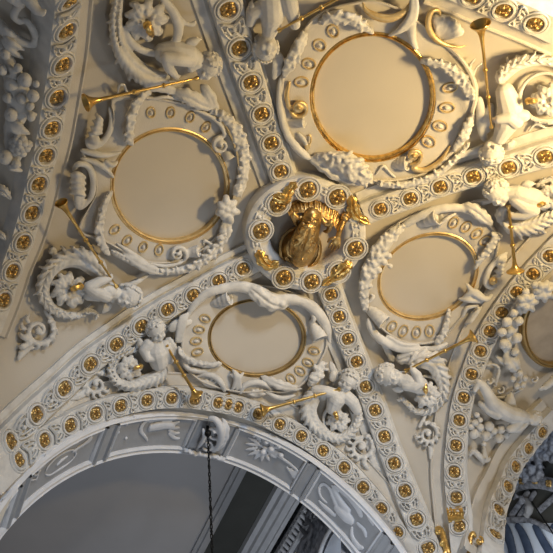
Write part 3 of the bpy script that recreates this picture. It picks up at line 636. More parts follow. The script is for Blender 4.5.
ornament(ml, 'shell_niche', lambda m: (rope(m, [(73, 171, .10, 2), (78, 164, .16, 3), (88, 166, .17, 3.4), (93, 178, .16, 3.4), (92, 194, .14, 3.2), (85, 205, .12, 2.4), (78, 210, .10, 1.6)], 24), [rope(m, [(70, 175 + 6 * i, .12, 1.8), (78, 174 + 6 * i, .22, 3), (86, 178 + 6 * i, .13, 1.8)], 12, 'V', 9) for i in range(4)], leaf(m, [(78, 193, .16, 4), (80, 202, .14, 6), (78, 210, .1, 2)], 14)))
ornament(ml, 'ribbon', lambda m: (rope(m, [(80, 150, .12, 2.4), (92, 153, .17, 3.4), (106, 155, .18, 3), (122, 152, .16, 1.6)], 20), rope(m, [(80, 158, .12, 2), (94, 162, .17, 3), (106, 169, .17, 2.8), (114, 178, .14, 1.6)], 20), rope(m, [(104, 160, .17, 2), (112, 165, .2, 3), (118, 161, .15, 1.4)], 14)))
ornament(ml, 'plume', lambda m: scales(m, [(152, 90, .14, 2.6), (142, 97, .19, 4), (134, 109, .2, 4.4), (130, 125, .19, 4.4), (129, 138, .18, 3.8), (132, 146, .15, 1.6)], 11, seed=4, flat=.9))
ornament(ml, 'plume', lambda m: scales(m, [(113, 190, .15, 2), (106, 201, .19, 3.4), (101, 216, .19, 4), (99, 232, .18, 4.4), (103, 246, .16, 4), (110, 256, .14, 2)], 12, seed=5, flat=.9))
ornament(ml, 'acanthus_leaf', lambda m: (leaf(m, [(173, 92, .16, 4), (186, 96, .21, 8), (200, 103, .2, 8), (213, 109, .17, 4)], 24), leaf(m, [(200, 84, .14, 3), (208, 93, .2, 6), (214, 104, .18, 5), (219, 113, .12, 1.5)], 20, lobes=3), leaf(m, [(140, 93, .12, 2), (154, 88, .18, 5), (170, 90, .17, 5), (180, 96, .13, 2)], 20), rope(m, [(146, 100, .12, 1.4), (165, 97, .15, 2), (183, 101, .13, 1.4)], 12)))
ornament(ml, 'crest_loop', lambda m: rope(m, [(118, 95, .10, 1), (119, 86, .14, 1.6), (124, 85, .15, 1.6), (127, 92, .14, 1.6), (133, 96, .11, 1.2)], 16))
ornament(ml, 'acanthus_leaf', lambda m: (leaf(m, [(122, 252, .13, 3), (136, 262, .17, 5), (152, 270, .16, 5), (168, 274, .11, 2)], 20), rope(m, [(116, 243, .12, 1.4), (130, 252, .15, 2.4), (147, 262, .12, 1.4)], 14)))
ornament(ml, 'pierced_loop', lambda m: rope(m, [(203, 254, .12, 1.4), (206, 248, .14, 1.8), (213, 246, .15, 1.8), (204, 240, .14, 1.3), (204, 246, .12, 1.2)], 16))
# ---- top medallion
ornament(mt, 'flower_cluster', lambda m: (scales(m, [(313, 156, .12, 4), (328, 159, .2, 8), (345, 162, .24, 11), (358, 172, .22, 10), (372, 182, .15, 4)], 12, seed=6, size=.30, flat=.7), leaf(m, [(308, 157, .14, 3), (324, 166, .2, 7), (345, 178, .19, 8), (366, 184, .14, 3)], 24)))
ornament(mt, 'scale_garland', lambda m: rope(m, [(281, 75, .11, 2), (279, 95, .14, 3), (281, 115, .15, 3.6), (287, 134, .16, 4), (298, 149, .16, 4.2), (310, 159, .15, 4)], 30, 'V', 10, .9, .1, 1.2))
ornament(mt, 'scale_garland', lambda m: scales(m, [(376, 183, .12, 3), (398, 185, .14, 3.6), (420, 181, .15, 4), (440, 172, .15, 4), (458, 156, .14, 3), (470, 142, .12, 2)], 14, seed=7, flat=.9))
ornament(mt, 'volute', lambda m: (volute(m, 299, 108, 9.5, 190, 1.6, 1, .15), rope(m, [(289, 109, .15, 2.6), (287, 95, .16, 2.4), (290, 80, .13, 1.6)], 14)), material=M_GOLDL, label='partly gilded volute')
ornament(mt, 'curled_strap', lambda m: (curl_strip(m, 297, 122, 10, 6.5, 14, .14), rope(m, [(297, 132, .12, 1.6), (304, 140, .15, 2.4), (308, 150, .12, 1.6)], 12)))
ornament(mt, 'pierced_loop', lambda m: rope(m, [(299, 133, .12, 1.2), (305, 141, .15, 1.6), (307, 150, .14, 1.6), (311, 141, .15, 1.2), (310, 135, .14, 1), (305, 137, .12, .8)], 16), material=M_GOLDL, label='gilt edged loop')
ornament(mt, 'volute', lambda m: (volute(m, 414, 156, 8.5, -120, 1.5, 1, .15), rope(m, [(411, 168, .16, 2.6), (425, 170, .16, 3), (441, 160, .15, 2.2), (451, 144, .12, 1.2)], 20)), material=M_GOLDL, label='partly gilded volute')
ornament(mt, 'curled_strap', lambda m: (curl_strip(m, 400, 164, 15, 8, 14, .13), rope(m, [(375, 176, .12, 1.2), (383, 166, .14, 1.6), (389, 172, .13, 1.4), (396, 178, .12, 1.4)], 16)))
ornament(mt, 'feather_leaf', lambda m: scales(m, [(306, 30, .16, 2), (302, 40, .18, 5), (296, 53, .19, 6), (289, 66, .18, 5), (284, 78, .14, 2)], 12, seed=8, flat=.8))
ornament(mt, 'feather_leaf', lambda m: scales(m, [(318, 24, .14, 3), (332, 17, .19, 6), (348, 18, .2, 6.5), (362, 25, .19, 5), (374, 34, .14, 2)], 13, seed=9, flat=.8))
ornament(mt, 'scale_garland', lambda m: scales(m, [(419, 61, .14, 2), (430, 62, .18, 4.5), (446, 66, .19, 5), (459, 76, .18, 5.5), (468, 90, .16, 5), (474, 101, .12, 2)], 14, seed=10, flat=.8))
ornament(mt, 'gilded_crescent', lambda m: rope(m, [(362, 0, .13, 1), (366, 10, .17, 2.6), (378, 17, .19, 4.2), (392, 18, .19, 4.4), (405, 11, .17, 3), (411, 0, .13, 1), (413, -6, .1, 1)], 28, 'V', 12, .8), material=M_GOLDL, label='gold washed crescent strap')
ornament(mt, 'drapery', lambda m: [rope(m, [(416 - 4 * i, -4, .14, 2.4), (415 - 4 * i, 14, .2, 3.6), (404 - 3 * i, 28, .19, 3.4), (388 + 2 * i, 36, .13, 1.8)] if i < 2 else [(417, 8, .14, 3), (412, 26, .19, 4.6), (413, 40, .18, 4), (417, 50, .13, 2)], 20, 'V', 10, .9, .08, 1.5) for i in range(3)])
def cs(m): rope(m, [(441, 17, .08, 1.4), (438, 10, .12, 2), (431, 12, .15, 2.8), (428, 24, .16, 3.4), (433, 36, .15, 3.2), (444, 44, .13, 2.6), (458, 47, .1, 1.6), (468, 45, .06, .7)], 34)
ornament(mt, 'side_scroll', cs, material=M_GOLDL, label='gilt edged C scroll')
ornament(mt, 'side_shell', lambda m: (shell(m, 440, 40, 62, 26, 6, 78, .08), rope(m, [(436, 34, .1, 1.6), (437, 26, .13, 2.2), (441, 20, .1, 1.6)], 12)))
ornament(mt, 'feather_leaf', lambda m: (scales(m, [(452, 152, .12, 2), (461, 140, .16, 4.5), (468, 126, .17, 4.6), (473, 112, .12, 2)], 10, seed=11, flat=.8)))
ornament(mt, 'leaf_spray', lambda m: (rope(m, [(476, 58, .07, 1.2), (470, 66, .1, 1.6), (471, 80, .08, 1.6)], 10), rope(m, [(484, 62, .05, 1), (476, 68, .09, 1.4), (472, 80, .08, 1.6)], 10)))
ornament(mt, 'drapery', lambda m: (rope(m, [(446, 164, .06, 2), (458, 157, .1, 3), (474, 151, .1, 4), (486, 146, .08, 4)], 16, 'V', 10, .5), rope(m, [(479, 96, .08, 3), (481, 112, .12, 5), (482, 128, .12, 5), (485, 142, .08, 3)], 16, 'V', 10, .6)))
# ---- bottom oval medallion
ornament(mo, 'garland', lambda m: (rope(m, [(186, 320, .12, 3), (194, 305, .15, 4), (208, 293, .16, 5), (226, 288, .17, 5.5), (243, 287, .18, 6), (258, 292, .2, 7), (272, 299, .2, 7), (288, 299, .19, 6), (304, 302, .18, 6), (317, 312, .17, 6), (326, 326, .16, 5), (330, 343, .13, 3)], 60, 'V', 12, .8, .06, 1.2), leaf(m, [(247, 285, .2, 3), (258, 294, .28, 8), (272, 304, .27, 8), (290, 305, .2, 4)], 24, lobes=5, amp=.3), [rope(m, [(248 + 7 * i, 293 + 2 * i, .22, 2), (254 + 7 * i, 298 + 1.5 * i, .27, 3), (261 + 6 * i, 303 + .5 * i, .2, 1.6)], 10) for i in range(5)]))
ornament(mo, 'curled_strap', lambda m: curl_strip(m, 221, 301, 28, 7.5, 17, .16)); ornament(mo, 'curled_strap', lambda m: (curl_strip(m, 316, 330, -68, 8, 17, .16), rope(m, [(309, 308, .14, 2), (314, 318, .18, 3), (309, 324, .14, 1.6)], 10)))
ornament(mo, 'tassel_drapery', lambda m: [rope(m, [(188 - i * 2.2, 312 + i, .16, 1.8), (184 - i * 1.8, 326, .18, 2.3), (180 - i * 1.2, 343, .15, 2.2)], 14, 'V', 9, 1, .1, 1.4) for i in range(4)])
ornament(mo, 'rope_swag', lambda m: (scales(m, [(178, 346, .13, 2), (183, 356, .16, 3), (194, 362, .17, 3.2), (209, 365, .17, 3.2), (222, 363, .13, 2)], 12, seed=12, flat=1), rope(m, [(180, 357, .1, 2), (188, 368, .14, 3), (200, 371, .14, 3), (212, 370, .1, 2)], 16)))
ornament(mo, 'shell_niche', lambda m: (rope(m, [(193, 378, .08, 1.6), (204, 374, .14, 2.6), (215, 377, .16, 3.2), (222, 384, .15, 3), (225, 392, .1, 2)], 20), shell(m, 208, 387, 70, 11, 5, 130, .09)))
ornament(mo, 'shell_niche', lambda m: (rope(m, [(240, 394, .1, 2), (244, 386, .15, 3), (255, 382, .16, 3.2), (266, 385, .14, 2.8), (273, 392, .09, 1.6)], 20), shell(m, 257, 397, 90, 11, 5, 130, .09)))
ornament(mo, 'ribbon_knot', lambda m: [rope(m, [(232, 369, .14, 1.2), (236 + i, 376, .2, 2.6), (234 + 3 * i, 386, .16, 2), (230 + 6 * i, 392, .1, 1.2)], 14) for i in range(3)] + [rope(m, [(244, 372, .14, 1.4), (238, 378, .2, 2.2), (229, 374, .14, 1.4)], 10)])
ornament(mo, 'acanthus_leaf', lambda m: (leaf(m, [(260, 376, .13, 2), (272, 382, .18, 5), (286, 387, .17, 5), (303, 389, .1, 1.6)], 24), rope(m, [(262, 390, .1, 1.6), (280, 398, .13, 2.6), (296, 395, .1, 1.4)], 14)))
ornament(mo, 'feather_leaf', lambda m: scales(m, [(308, 386, .12, 2.4), (314, 380, .16, 5), (319, 371, .16, 5), (324, 361, .14, 3)], 9, seed=13, flat=.8))
ornament(mo, 'upright_fin', lambda m: leaf(m, [(336, 378, .12, 4), (333, 369, .15, 4), (330, 361, .12, 1.4)], 14, lobes=2))
# ---- right oval medallion
ornament(mr, 'garland', lambda m: (scales(m, [(366, 312, .12, 3), (364, 296, .15, 5), (366, 279, .17, 7), (373, 262, .19, 8), (382, 247, .19, 8), (392, 235, .17, 6), (404, 225, .14, 4)], 18, seed=14, size=.34, flat=.8), [m.ball(pt(x, y, .24), r_ * .0135, nu=9, nv=7) for x, y, r_ in ((384, 262, 4), (389, 256, 3.5), (379, 270, 3.6), (374, 276, 3), (390, 266, 3), (386, 244, 3.6))]))
ornament(mr, 'garland', lambda m: (rope(m, [(402, 227, .14, 4), (420, 216, .16, 4.6), (440, 209, .17, 5), (460, 208, .17, 4.4), (477, 213, .15, 4), (490, 220, .12, 3)], 34, 'V', 10, .8, .08, 1.2), leaf(m, [(462, 204, .17, 3), (474, 210, .22, 7), (485, 219, .2, 6), (493, 226, .13, 2)], 20), leaf(m, [(466, 205, .1, 2), (480, 203, .13, 4), (494, 201, .1, 1.5)], 14)))
ornament(mr, 'curled_strap', lambda m: (curl_strip(m, 427, 221, 30, 8, 22, .15), rope(m, [(437, 228, .15, 1.6), (446, 219, .2, 2.2), (457, 213, .16, 1.6)], 14)))
ornament(mr, 'curled_strap', lambda m: (curl_strip(m, 377, 316, -38, 8, 17, .16), rope(m, [(366, 304, .12, 1.4), (371, 300, .16, 1.8), (374, 296, .14, 1.4), (370, 294, .13, 1.2)], 12)))
ornament(mr, 'scale_garland', lambda m: (rope(m, [(368, 318, .12, 3), (372, 330, .14, 4), (383, 341, .15, 4.6), (399, 348, .15, 4.6), (417, 350, .14, 4), (432, 347, .11, 2)], 30, 'V', 10, .8, .1, 1.3), rope(m, [(386, 335, .13, 1.6), (402, 344, .17, 2.4), (420, 345, .13, 1.6)], 16), rope(m, [(420, 351, .1, 2), (436, 348, .14, 3), (448, 343, .1, 2)], 12)))
ornament(mr, 'plume', lambda m: scales(m, [(474, 270, .14, 1.6), (480, 260, .18, 3.2), (488, 250, .18, 3.6), (495, 240, .18, 4.4), (498, 232, .13, 3)], 10, seed=15, flat=.9))
ornament(mr, 'plume', lambda m: scales(m, [(449, 308, .13, 2), (447, 321, .16, 3), (443, 334, .15, 3.4), (436, 345, .12, 3)], 9, seed=16, flat=.9))
ornament(mr, 'side_shell', lambda m: (rope(m, [(508, 252, .07, 1.6), (498, 259, .13, 2.8), (489, 270, .15, 3), (486, 283, .15, 3), (492, 287, .13, 3), (497, 281, .11, 2)], 24), [rope(m, [(491 + 2.5 * i, 276 - 5.5 * i, .1, 1.4), (498 + 2 * i, 276 - 5 * i, .16, 2.2), (504 + i, 272 - 5 * i, .1, 1.2)], 10) for i in range(4)]))
ornament(mr, 'shell_bead', lambda m: m.ball(pt(493, 281, .2), .055), material=M_GOLDL, voxel=0, label='gold bead')
ornament(mr, 'ribbon', lambda m: (rope(m, [(463, 298, .14, 2), (474, 292, .2, 3.6), (485, 298, .16, 2)], 14), rope(m, [(466, 283, .14, 1.6), (474, 293, .2, 3.4), (486, 299, .18, 3), (493, 294, .12, 1.6)], 16), rope(m, [(458, 299, .12, 1.6), (470, 300, .19, 3), (484, 302, .13, 2)], 14)))
ornament(mr, 'shell_niche', lambda m: (rope(m, [(462, 318, .1, 1.6), (467, 308, .14, 2.4), (479, 305, .12, 2)], 14), [rope(m, [(464 + 2 * i, 324 - 3 * i, .08, 1.3), (471 + 2 * i, 321 - 3 * i, .15, 2), (479 + i, 312 - 2 * i, .09, 1.1)], 10) for i in range(4)]))
# ================================================================== CHERUBS, SCROLLS, TRUMPETS
cherub('white cherub with rounded wing blowing a trumpet to the left, above the left medallion', (208, 67, .22, 13), 55, 215, .45,
    [[(197, 59, .2, 7.5), (188, 54, .2, 10), (176, 52, .18, 11), (164, 53, .15, 10)], [(190, 60, .25, 7), (178, 59, .29, 6.5), (166, 58, .29, 6)], [(166, 58, .29, 6), (169, 68, .28, 5), (175, 75, .27, 3.4)], [(196, 63, .24, 6), (191, 68, .26, 4.2)]],
    [(175, 75, .28, -40, 11), (190, 67, .28, -80, 9, .9, -1)],
    [(168, 0, .08, 3), (126, -8, .08, 4), (117, 10, .1, 6), (117, 34, .12, 7), (124, 54, .13, 8.5), (138, 70, .14, 9.5), (154, 78, .13, 9), (170, 78, .11, 5)], None, (146, 20, 20, (150, 31)), 115,
    wings=[(190, 50, 90, 17, .16)], seed=1, lob=9,
    extra=[[(158, 54, .12, 4), (144, 51, .15, 4), (132, 43, .15, 4), (127, 32, .14, 3), (128, 22, .12, 2)], [(160, -4, .08, 4), (172, 10, .12, 5), (178, 24, .14, 5.5), (177, 38, .15, 5), (170, 46, .13, 4)], [(172, 6, .1, 3), (179, 18, .12, 3), (187, 24, .12, 2.4), (194, 24, .12, 2.6), (194, 20, .1, 1.6)]],
    leaves=[[(182, 82, .1, 3), (168, 86, .12, 5), (150, 88, .1, 3)]])
trumpet(198, 78, .26, 86.5, 102.5, .36, 'gold trumpet pointing left, its round bell beside the left arch band', 8.2)
cherub('cream cherub bent head down beside the steep upper rib, trumpet raised to the right', (266, 47, .22, 14), -100, -80, .35,
    [[(270, 30, .2, 8), (272, 16, .2, 12), (271, 0, .16, 12), (270, -14, .12, 9)], [(288, -4, .2, 8.5), (292, 12, .24, 7.5), (295, 24, .26, 5.5)], [(262, 8, .16, 8), (253, 12, .16, 7), (250, 22, .14, 5)]],
    [(295, 25, .28, -80, 9, .9)], None, None, None, 0, wings=[(256, 14, 150, 16, .13), (276, 52, -75, 28, .12, 'V', 10, 4)], seed=2)
trumpet(278, 31, .3, 352, -9, .36, 'gold trumpet rising to the top edge beside the top medallion', 8)
cherub('cream cherub hanging head down over the right rib, trumpet raised straight up', (492, 151, .2, 12.5), -100, 60, .4,
    [[(500, 138, .2, 7), (507, 124, .18, 11), (510, 108, .16, 12), (505, 92, .13, 9)], [(516, 122, .24, 7), (510, 117, .28, 6), (499, 119, .29, 4.6)], [(524, 116, .2, 6), (512, 115, .24, 5.5)]],
    [(499, 120, .3, 190, 9)],
    [(500, 84, .08, 6), (504, 74, .09, 7), (517, 64, .09, 7), (534, 60, .08, 6), (552, 62, .07, 5), (572, 74, .06, 4), (584, 100, .06, 4), (574, 122, .06, 3.4), (552, 122, .06, 3), (534, 119, .06, 2.4), (525, 110, .06, 2)],
    (545, 98, 25, 2.4, 200, 20), (547, 100, 15, (533, 101)), 180, wings=[(510, 140, -60, 12, .12), (486, 134, 95, 32, .1, 'V', 8, 4)], seed=3,
    extra=[[(528, 132, .04, 1.2), (536, 124, .06, 1.6), (546, 128, .05, 1.2), (556, 126, .04, 1)]])
trumpet(491.5, 128, .28, 480.5, 24.5, .30, 'slender gold trumpet standing upright with its bell under the top right arch band', 9.5)
cherub('cream cherub on the right under the rib, blowing a trumpet straight down', (497.5, 193, .24, 13), 130, -100, .5,
    [[(509, 193, .22, 7), (519, 194, .22, 9.5), (531, 198, .2, 10), (541, 201, .16, 9)], [(516, 200, .27, 6.5), (526, 208, .3, 6), (534, 211, .3, 5.5)], [(534, 211, .3, 5.5), (524, 215, .3, 5), (514, 216, .29, 3.6)]],
    [(515, 216, .3, 175, 10)],
    [(503, 222, .14, 6), (514, 227, .15, 8), (530, 226, .14, 8.5), (546, 219, .12, 7), (562, 208, .1, 6), (570, 190, .08, 5), (560, 180, .07, 4), (545, 181, .07, 3), (536, 188, .07, 3)],
    None, (551, 197, 14, (542, 204)), 190, wings=[(524, 190, 75, 14, .2)], seed=4, lob=7,
    leaves=[[(505, 206, .12, 4), (501, 215, .14, 6), (506, 226, .12, 4)]])
trumpet(508.5, 205, .30, 515.3, 271, .38, 'gold trumpet hanging down with its bell over the right arch band', 8.2)
cherub('white cherub below the right oval medallion, head to the left, trumpet raised to the right', (389, 375, .22, 12), 170, -45, .35,
    [[(399, 378, .2, 7), (409, 381, .2, 9.5), (419, 385, .17, 9)], [(406, 385, .25, 6), (414, 386, .28, 5.6), (420, 383, .28, 5.2)], [(420, 383, .28, 5.2), (417, 375, .29, 4.6), (413, 370, .29, 3.4)]],
    [(414, 370, .3, 120, 8)],
    [(409, 364, .12, 8), (421, 359, .14, 9.5), (434, 364, .13, 9), (441, 377, .11, 7), (443, 391, .09, 5.5), (438, 403, .08, 4.5), (427, 411, .07, 4), (415, 410, .07, 3.4), (407, 403, .07, 2.6), (401, 398, .07, 2.4), (398, 402, .07, 2)],
    (425, 393, 17, 2, 150, -80), (427, 395, 12.5, (425.5, 390)), 100, wings=[(402, 386, -120, 11, .12)], seed=5,
    leaves=[[(396, 361, .10, 5), (412, 356, .15, 8), (430, 354, .13, 5)], [(394, 362, .06, 4), (385, 346, .10, 3), (381, 336, .1, 2)]])
trumpet(405, 371, .27, 473.5, 336.5, .38, 'gold trumpet below the right oval medallion, bell against the arch band', 7.2)
leaf_scroll(428, 434, 11, [((427, 413), 1.5), ((423, 420), 2), ((419, 428), 2)], [((430, 445), 2.4), ((431, 452), 2.6), ((430, 460), .8)], 'thin curled leaf below the cherub in the narrow right bay', 100, -1)
cherub('white cherub to the right of the arch, hair curly, trumpet held level to the left', (348, 381, .22, 11), 60, 200, .4,
    [[(342, 391, .2, 6), (336, 399, .2, 9.5), (333, 408, .17, 7)], [(346, 396, .2, 6.5), (353, 402, .2, 6), (357, 410, .16, 5)], [(335, 394, .24, 5.4), (325, 391, .24, 5.4), (316, 391, .18, 6)]],
    [(333, 392, .27, 190, 8)],
    [(319, 391, .13, 7), (311, 400, .14, 8), (309, 413, .13, 7.5), (316, 426, .11, 6.4), (328, 435, .1, 5.4), (341, 437, .09, 5), (352, 431, .09, 4.6), (358, 419, .09, 4.4), (357, 407, .08, 4)],
    (338, 419, 14.5, 2, 100, 400), (339, 420.6, 11, (336.5, 417)), 110, wings=[(334, 382, 110, 15, .14, 'V', 12, 4)], seed=6)
trumpet(340, 389, .27, 262.5, 410.5, .34, 'gold trumpet lying level just above the bottom arch band, bell to the left', 6.8)
leaf_scroll(361, 447, 13, [((350, 436), 1.6), ((356, 438), 2.2), ((364, 437), 2.4)], [((370, 452), 3), ((374, 463), 3.6), ((381, 472), 1.2)], 'curled leaf between the lower rib and the bottom arch', 60, -1, spurs=[((362, 460), (369, 470))])
cherub('white cherub between the lower left rib and the arch, trumpet pointing down right', (156.5, 331, .22, 10.5), 110, -60, .35,
    [[(156, 342, .2, 6.5), (157, 353, .2, 10.5), (159, 362, .17, 9)], [(165, 346, .22, 6), (169, 354, .22, 5), (170, 360, .2, 4)], [(149, 344, .2, 6), (144, 350, .2, 5), (148, 358, .24, 4.2), (158, 358, .27, 3.4)]],
    [(159, 357, .28, 20, 8), (169, 352, .25, -30, 7, .9, -1)],
    [(165, 366, .13, 7), (158, 376, .13, 7), (144, 382, .12, 6.6), (130, 385, .11, 6), (118, 381, .1, 5.4), (112, 371, .09, 5), (116, 359, .09, 4.4), (126, 352, .09, 4), (137, 350, .09, 3)],
    None, (129, 368.5, 12, (137, 367.5)), 20, wings=[(146, 346, 175, 13, .13), (169, 331, 38, 26, .12, 'V', 8, 3)], seed=7, leaves=[[(166, 338, .1, 4), (172, 346, .14, 5), (176, 356, .1, 2)]])
trumpet(166, 345, .27, 196, 395, .36, 'gold trumpet pointing down with its bell on the left part of the bottom arch band', 7.2)
leaf_scroll(96, 384, 12.5, [((112, 378), 2), ((106, 374), 2.6), ((97, 373), 2.6)], [((88, 390), 3.4), ((80, 396), 4), ((69, 400), 1.4)], 'curled leaf squeezed into the left corner between rib and arch', 60, 1)
cherub('white cherub in the left bay below the round medallion, trumpet pointing up left', (128, 297, .23, 12.5), 5, -100, .4,
    [[(117, 294, .2, 6.5), (108, 291, .2, 9.5), (97, 292, .18, 9.5), (90, 293, .15, 8)], [(106, 296, .25, 6.6), (96, 292, .28, 6), (89, 287, .28, 5.6)], [(89, 287, .28, 5.6), (99, 282, .29, 5), (109, 278, .29, 3.6)]],
    [(108, 278, .3, 20, 9)],
    [(105, 276, .13, 8), (95, 266, .14, 10), (79, 258, .13, 9.5), (61, 261, .12, 8.4), (48, 274, .11, 7.4), (43, 291, .1, 6.4), (50, 306, .09, 5), (64, 314, .08, 4.2), (80, 315, .08, 3.4), (90, 311, .08, 2.6), (97, 315, .08, 2.4), (94, 320, .08, 2.2)],
    (71, 290, 24, 2.2, 60, 330), (69, 290, 17, (75, 288)), 20, wings=[(106, 302, -65, 13, .12)], seed=8, lob=9,
    extra=[[(50, 254, .06, 2.2), (53, 249, .08, 2.6), (56, 253, .07, 2)]], leaves=[[(118, 288, .1, 4), (134, 284, .12, 3), (150, 274, .08, 1.4)]])
trumpet(117, 287, .28, 61.5, 203, .36, 'gold trumpet slanting up left toward the left arch band below the medallion', 6.2)
leaf_scroll(38.5, 331, 16, [((44, 309), 2), ((50, 318), 3), ((54, 330), 3)], [((33, 344), 3.6), ((24, 352), 4.6), ((18, 361), 1.4)], 'large curled leaf in the left bay, lower left of the cherub', 40, -1, spurs=[((30, 340), (19, 335)), ((26, 346), (19, 347))])
# ================================================================== LEFT SOFFIT: fruit garland and scroll
g = np.random.default_rng(21)
gar = thing('fruit_garland', pt(15, 115, 0, 'L'), 'stucco garland of fruit, grapes and leaves left of the shaded arch band', 'garland')
mb = MB(); rope(mb, [(0, 40, .08, 5), (8, 62, .1, 8), (16, 85, .12, 12), (18, 108, .12, 11), (12, 130, .1, 8), (14, 148, .1, 9), (12, 165, .08, 7)], 40, 'L', 12, .6, .1, 1)
for a_ in (A("6,66 14,72 24,74"), A("2,76 12,78 22,76"), A("6,118 14,130 27,139"), A("10,116 19,127 31,136"), A("4,160 12,168 24,172"), A("0,38 8,48 20,58"), A("2,34 12,44 26,52"), A("22,108 32,116 38,114")):
    leaf(mb, [(*a_[0], .16, 2), (*a_[1], .2, 4.2), (*a_[2], .12, 1.2)], 14, 'L', 3)
obj('foliage', mb, M_STUC, gar, voxel=.014, sm=1)
for x, y, r_ in ((5, 54, 6), (11, 84, 7.5), (25, 80, 8), (33, 96, 7), (8, 98, 6), (21, 99, 6), (11, 115, 7.5), (31, 117, 5), (5, 157, 8.5), (16, 164, 5.5), (2, 70, 6), (36, 84, 4), (18, 68, 5), (30, 106, 5)):
    mb = MB(); P, t, b, nn, k = frame_at(x, y, 'L', 70, .2); ph = r_ * 3.1; mb.ball(P, (r_ * k * .95, r_ * k * .84, r_ * k * .75), np.array([t, b, nn]), 32, 20, lambda D: 1 + .03 * np.cos(3 * np.arctan2(D[..., 1], D[..., 0]) + ph) * (1 - D[..., 2] ** 2) - .16 * np.exp(-((D[..., 0] - .25) ** 2 + (D[..., 1] - .2) ** 2) / .04) * (D[..., 2] > 0)); mb.ball(P + nn * r_ * k * .62 + t * .25 * r_ * k, r_ * k * .13); obj('fruit', mb, M_STUC, gar, angle=0)
for i in range(16):
    mb = MB(); x, y = 20 + 9.5 * math.sqrt(i / 16) * math.cos(i * 2.4), 146 + 9 * math.sqrt(i / 16) * math.sin(i * 2.4); mb.ball(pt(x, y, .2 - .04 * i / 16, 'L'), .042, nu=10, nv=7); obj('grape', mb, M_STUC, gar, angle=0)
sc = thing('acanthus_scroll', pt(20, 25, 0, 'L'), 'shaded stucco scroll with curled end in the top left corner', 'scroll ornament')
ornament(sc, 'scroll', lambda m: (rope(m, [(-4, 18, .1, 5), (4, 30, .12, 6), (14, 38, .13, 5.5), (26, 43, .12, 4.4), (34, 45, .1, 3), (35, 40, .1, 2.6), (31, 40, .12, 2)], 34, 'L'), rope(m, [(24, 3, .1, 3), (17, 8, .14, 4), (14, 16, .14, 4), (20, 22, .12, 3), (26, 20, .12, 3), (34, 32, .12, 4), (36, 42, .08, 2)], 30, 'L'), leaf(m, [(-2, 24, .12, 3), (8, 34, .16, 6), (20, 42, .1, 2)], 18, 'L'), leaf(m, [(2, 40, .12, 3), (12, 52, .15, 5), (24, 60, .08, 1)], 18, 'L')))
lg = thing('cherub_figure', pt(34, 4, 0, 'L'), 'lower legs of a stucco cherub cut off by the top left corner', 'cherub')
mb = MB(); flesh(mb, [[(20, -14, .2, 9), (29, -1, .22, 7), (36, 10, .2, 4.6), (42, 13, .18, 3.4)], [(6, -16, .2, 9), (12, -4, .22, 7), (20, 4, .18, 4.5)]], 'L'); rope(mb, [(38, 11, .2, 3), (43, 13, .2, 3), (46, 9, .18, 2)], 10, 'L'); obj('body', mb, M_STUC, lg, voxel=.013)
sl = MB(); leaf(sl, A("0,188 5,192 11,199") and [(-4, 188, .06, 5), (4, 192, .1, 5), (11, 200, .05, 1.5)], 16, 'L'); sl2 = MB(); leaf(sl2, [(-4, 232, .06, 3), (2, 236, .1, 3), (6, 241, .05, 1)], 12, 'L')
tag(obj('leaf_tip', sl, M_STUC), 'larger stucco leaf tip entering at the left edge below the fruit garland', 'leaf ornament'); tag(obj('leaf_tip', sl2, M_STUC), 'smaller stucco leaf tip at the left edge beside the arch band, lower of two', 'leaf ornament')
# ================================================================== RIGHT SOFFIT: roundel, wreath, lying cherub
medallion('roundel with thin dark gilt ring cut by the right edge, wreath around it', (552, 330, 27, 36, 0), None, [], surf='R', gold=mat('dark_gilding', (.40, .28, .12), .4, .6, 0, .2), discmat=mat('brown_painted_disc', (.36, .31, .25), .6, 0, .25, .1, 4))
wr = thing('fruit_wreath', pt(512, 330, 0, 'R'), 'stucco wreath of flowers and fruit around the roundel at the right edge', 'garland')
mb = MB(); rope(mb, [(556, 285, .1, 7), (540, 290, .12, 8), (526, 300, .12, 9), (515, 314, .1, 7), (510, 330, .12, 8), (508, 345, .1, 7), (513, 360, .09, 5), (518, 374, .08, 5), (520, 388, .06, 3)], 50, 'R', 12, .6, .14, 1.1)
for a, x, y, l in [(i * 51, 527, 302, 11) for i in range(7)] + [(i * 51 + 20, 544, 291, 11) for i in range(7)]:
    c, s = math.cos(math.radians(a)), -math.sin(math.radians(a)); rope(mb, [(x, y, .18, 2), (x + .5 * l * c, y + .5 * l * s, .24, 3.2), (x + l * c, y + l * s, .15, 2.4)], 10, 'R', 8)
leaf(mb, [(505, 352, .12, 3), (513, 364, .2, 8), (519, 372, .12, 3)], 16, 'R'); leaf(mb, [(495, 355, .06, 1), (502, 361, .12, 3), (509, 366, .12, 3)], 12, 'R')
obj('foliage', mb, M_STUC, wr, voxel=.014, sm=1)
for x, y, r_ in ((507, 322, 5.5), (502, 332, 5), (519, 321, 5), (504, 344, 5.5), (517, 338, 5.5), (511, 331, 4.5), (514, 313, 4.5), (515, 352, 4.5), (508, 346, 4), (513, 379, 3.4), (517, 386, 3.4), (523, 385, 3.2), (525, 378, 3), (520, 373, 3), (535, 285, 4), (526, 292, 4)):
    mb = MB(); P, t, b, nn, k = frame_at(x, y, 'R', 70, .2); mb.ball(P, (r_ * k, r_ * k * .9, r_ * k * .8), np.array([t, b, nn]), 28, 14, lambda D: 1 + .05 * np.cos(4 * np.arctan2(D[..., 1], D[..., 0]) + r_ * 5) * (1 - D[..., 2] ** 2)); mb.ball(P + nn * r_ * k * .78, r_ * k * .17); obj('fruit', mb, M_STUC, wr, angle=0)
ch = thing('cherub_figure', pt(508, 412, 0, 'R'), 'stucco cherub lying face down on clouds and fruit, legs up to the left', 'cherub')
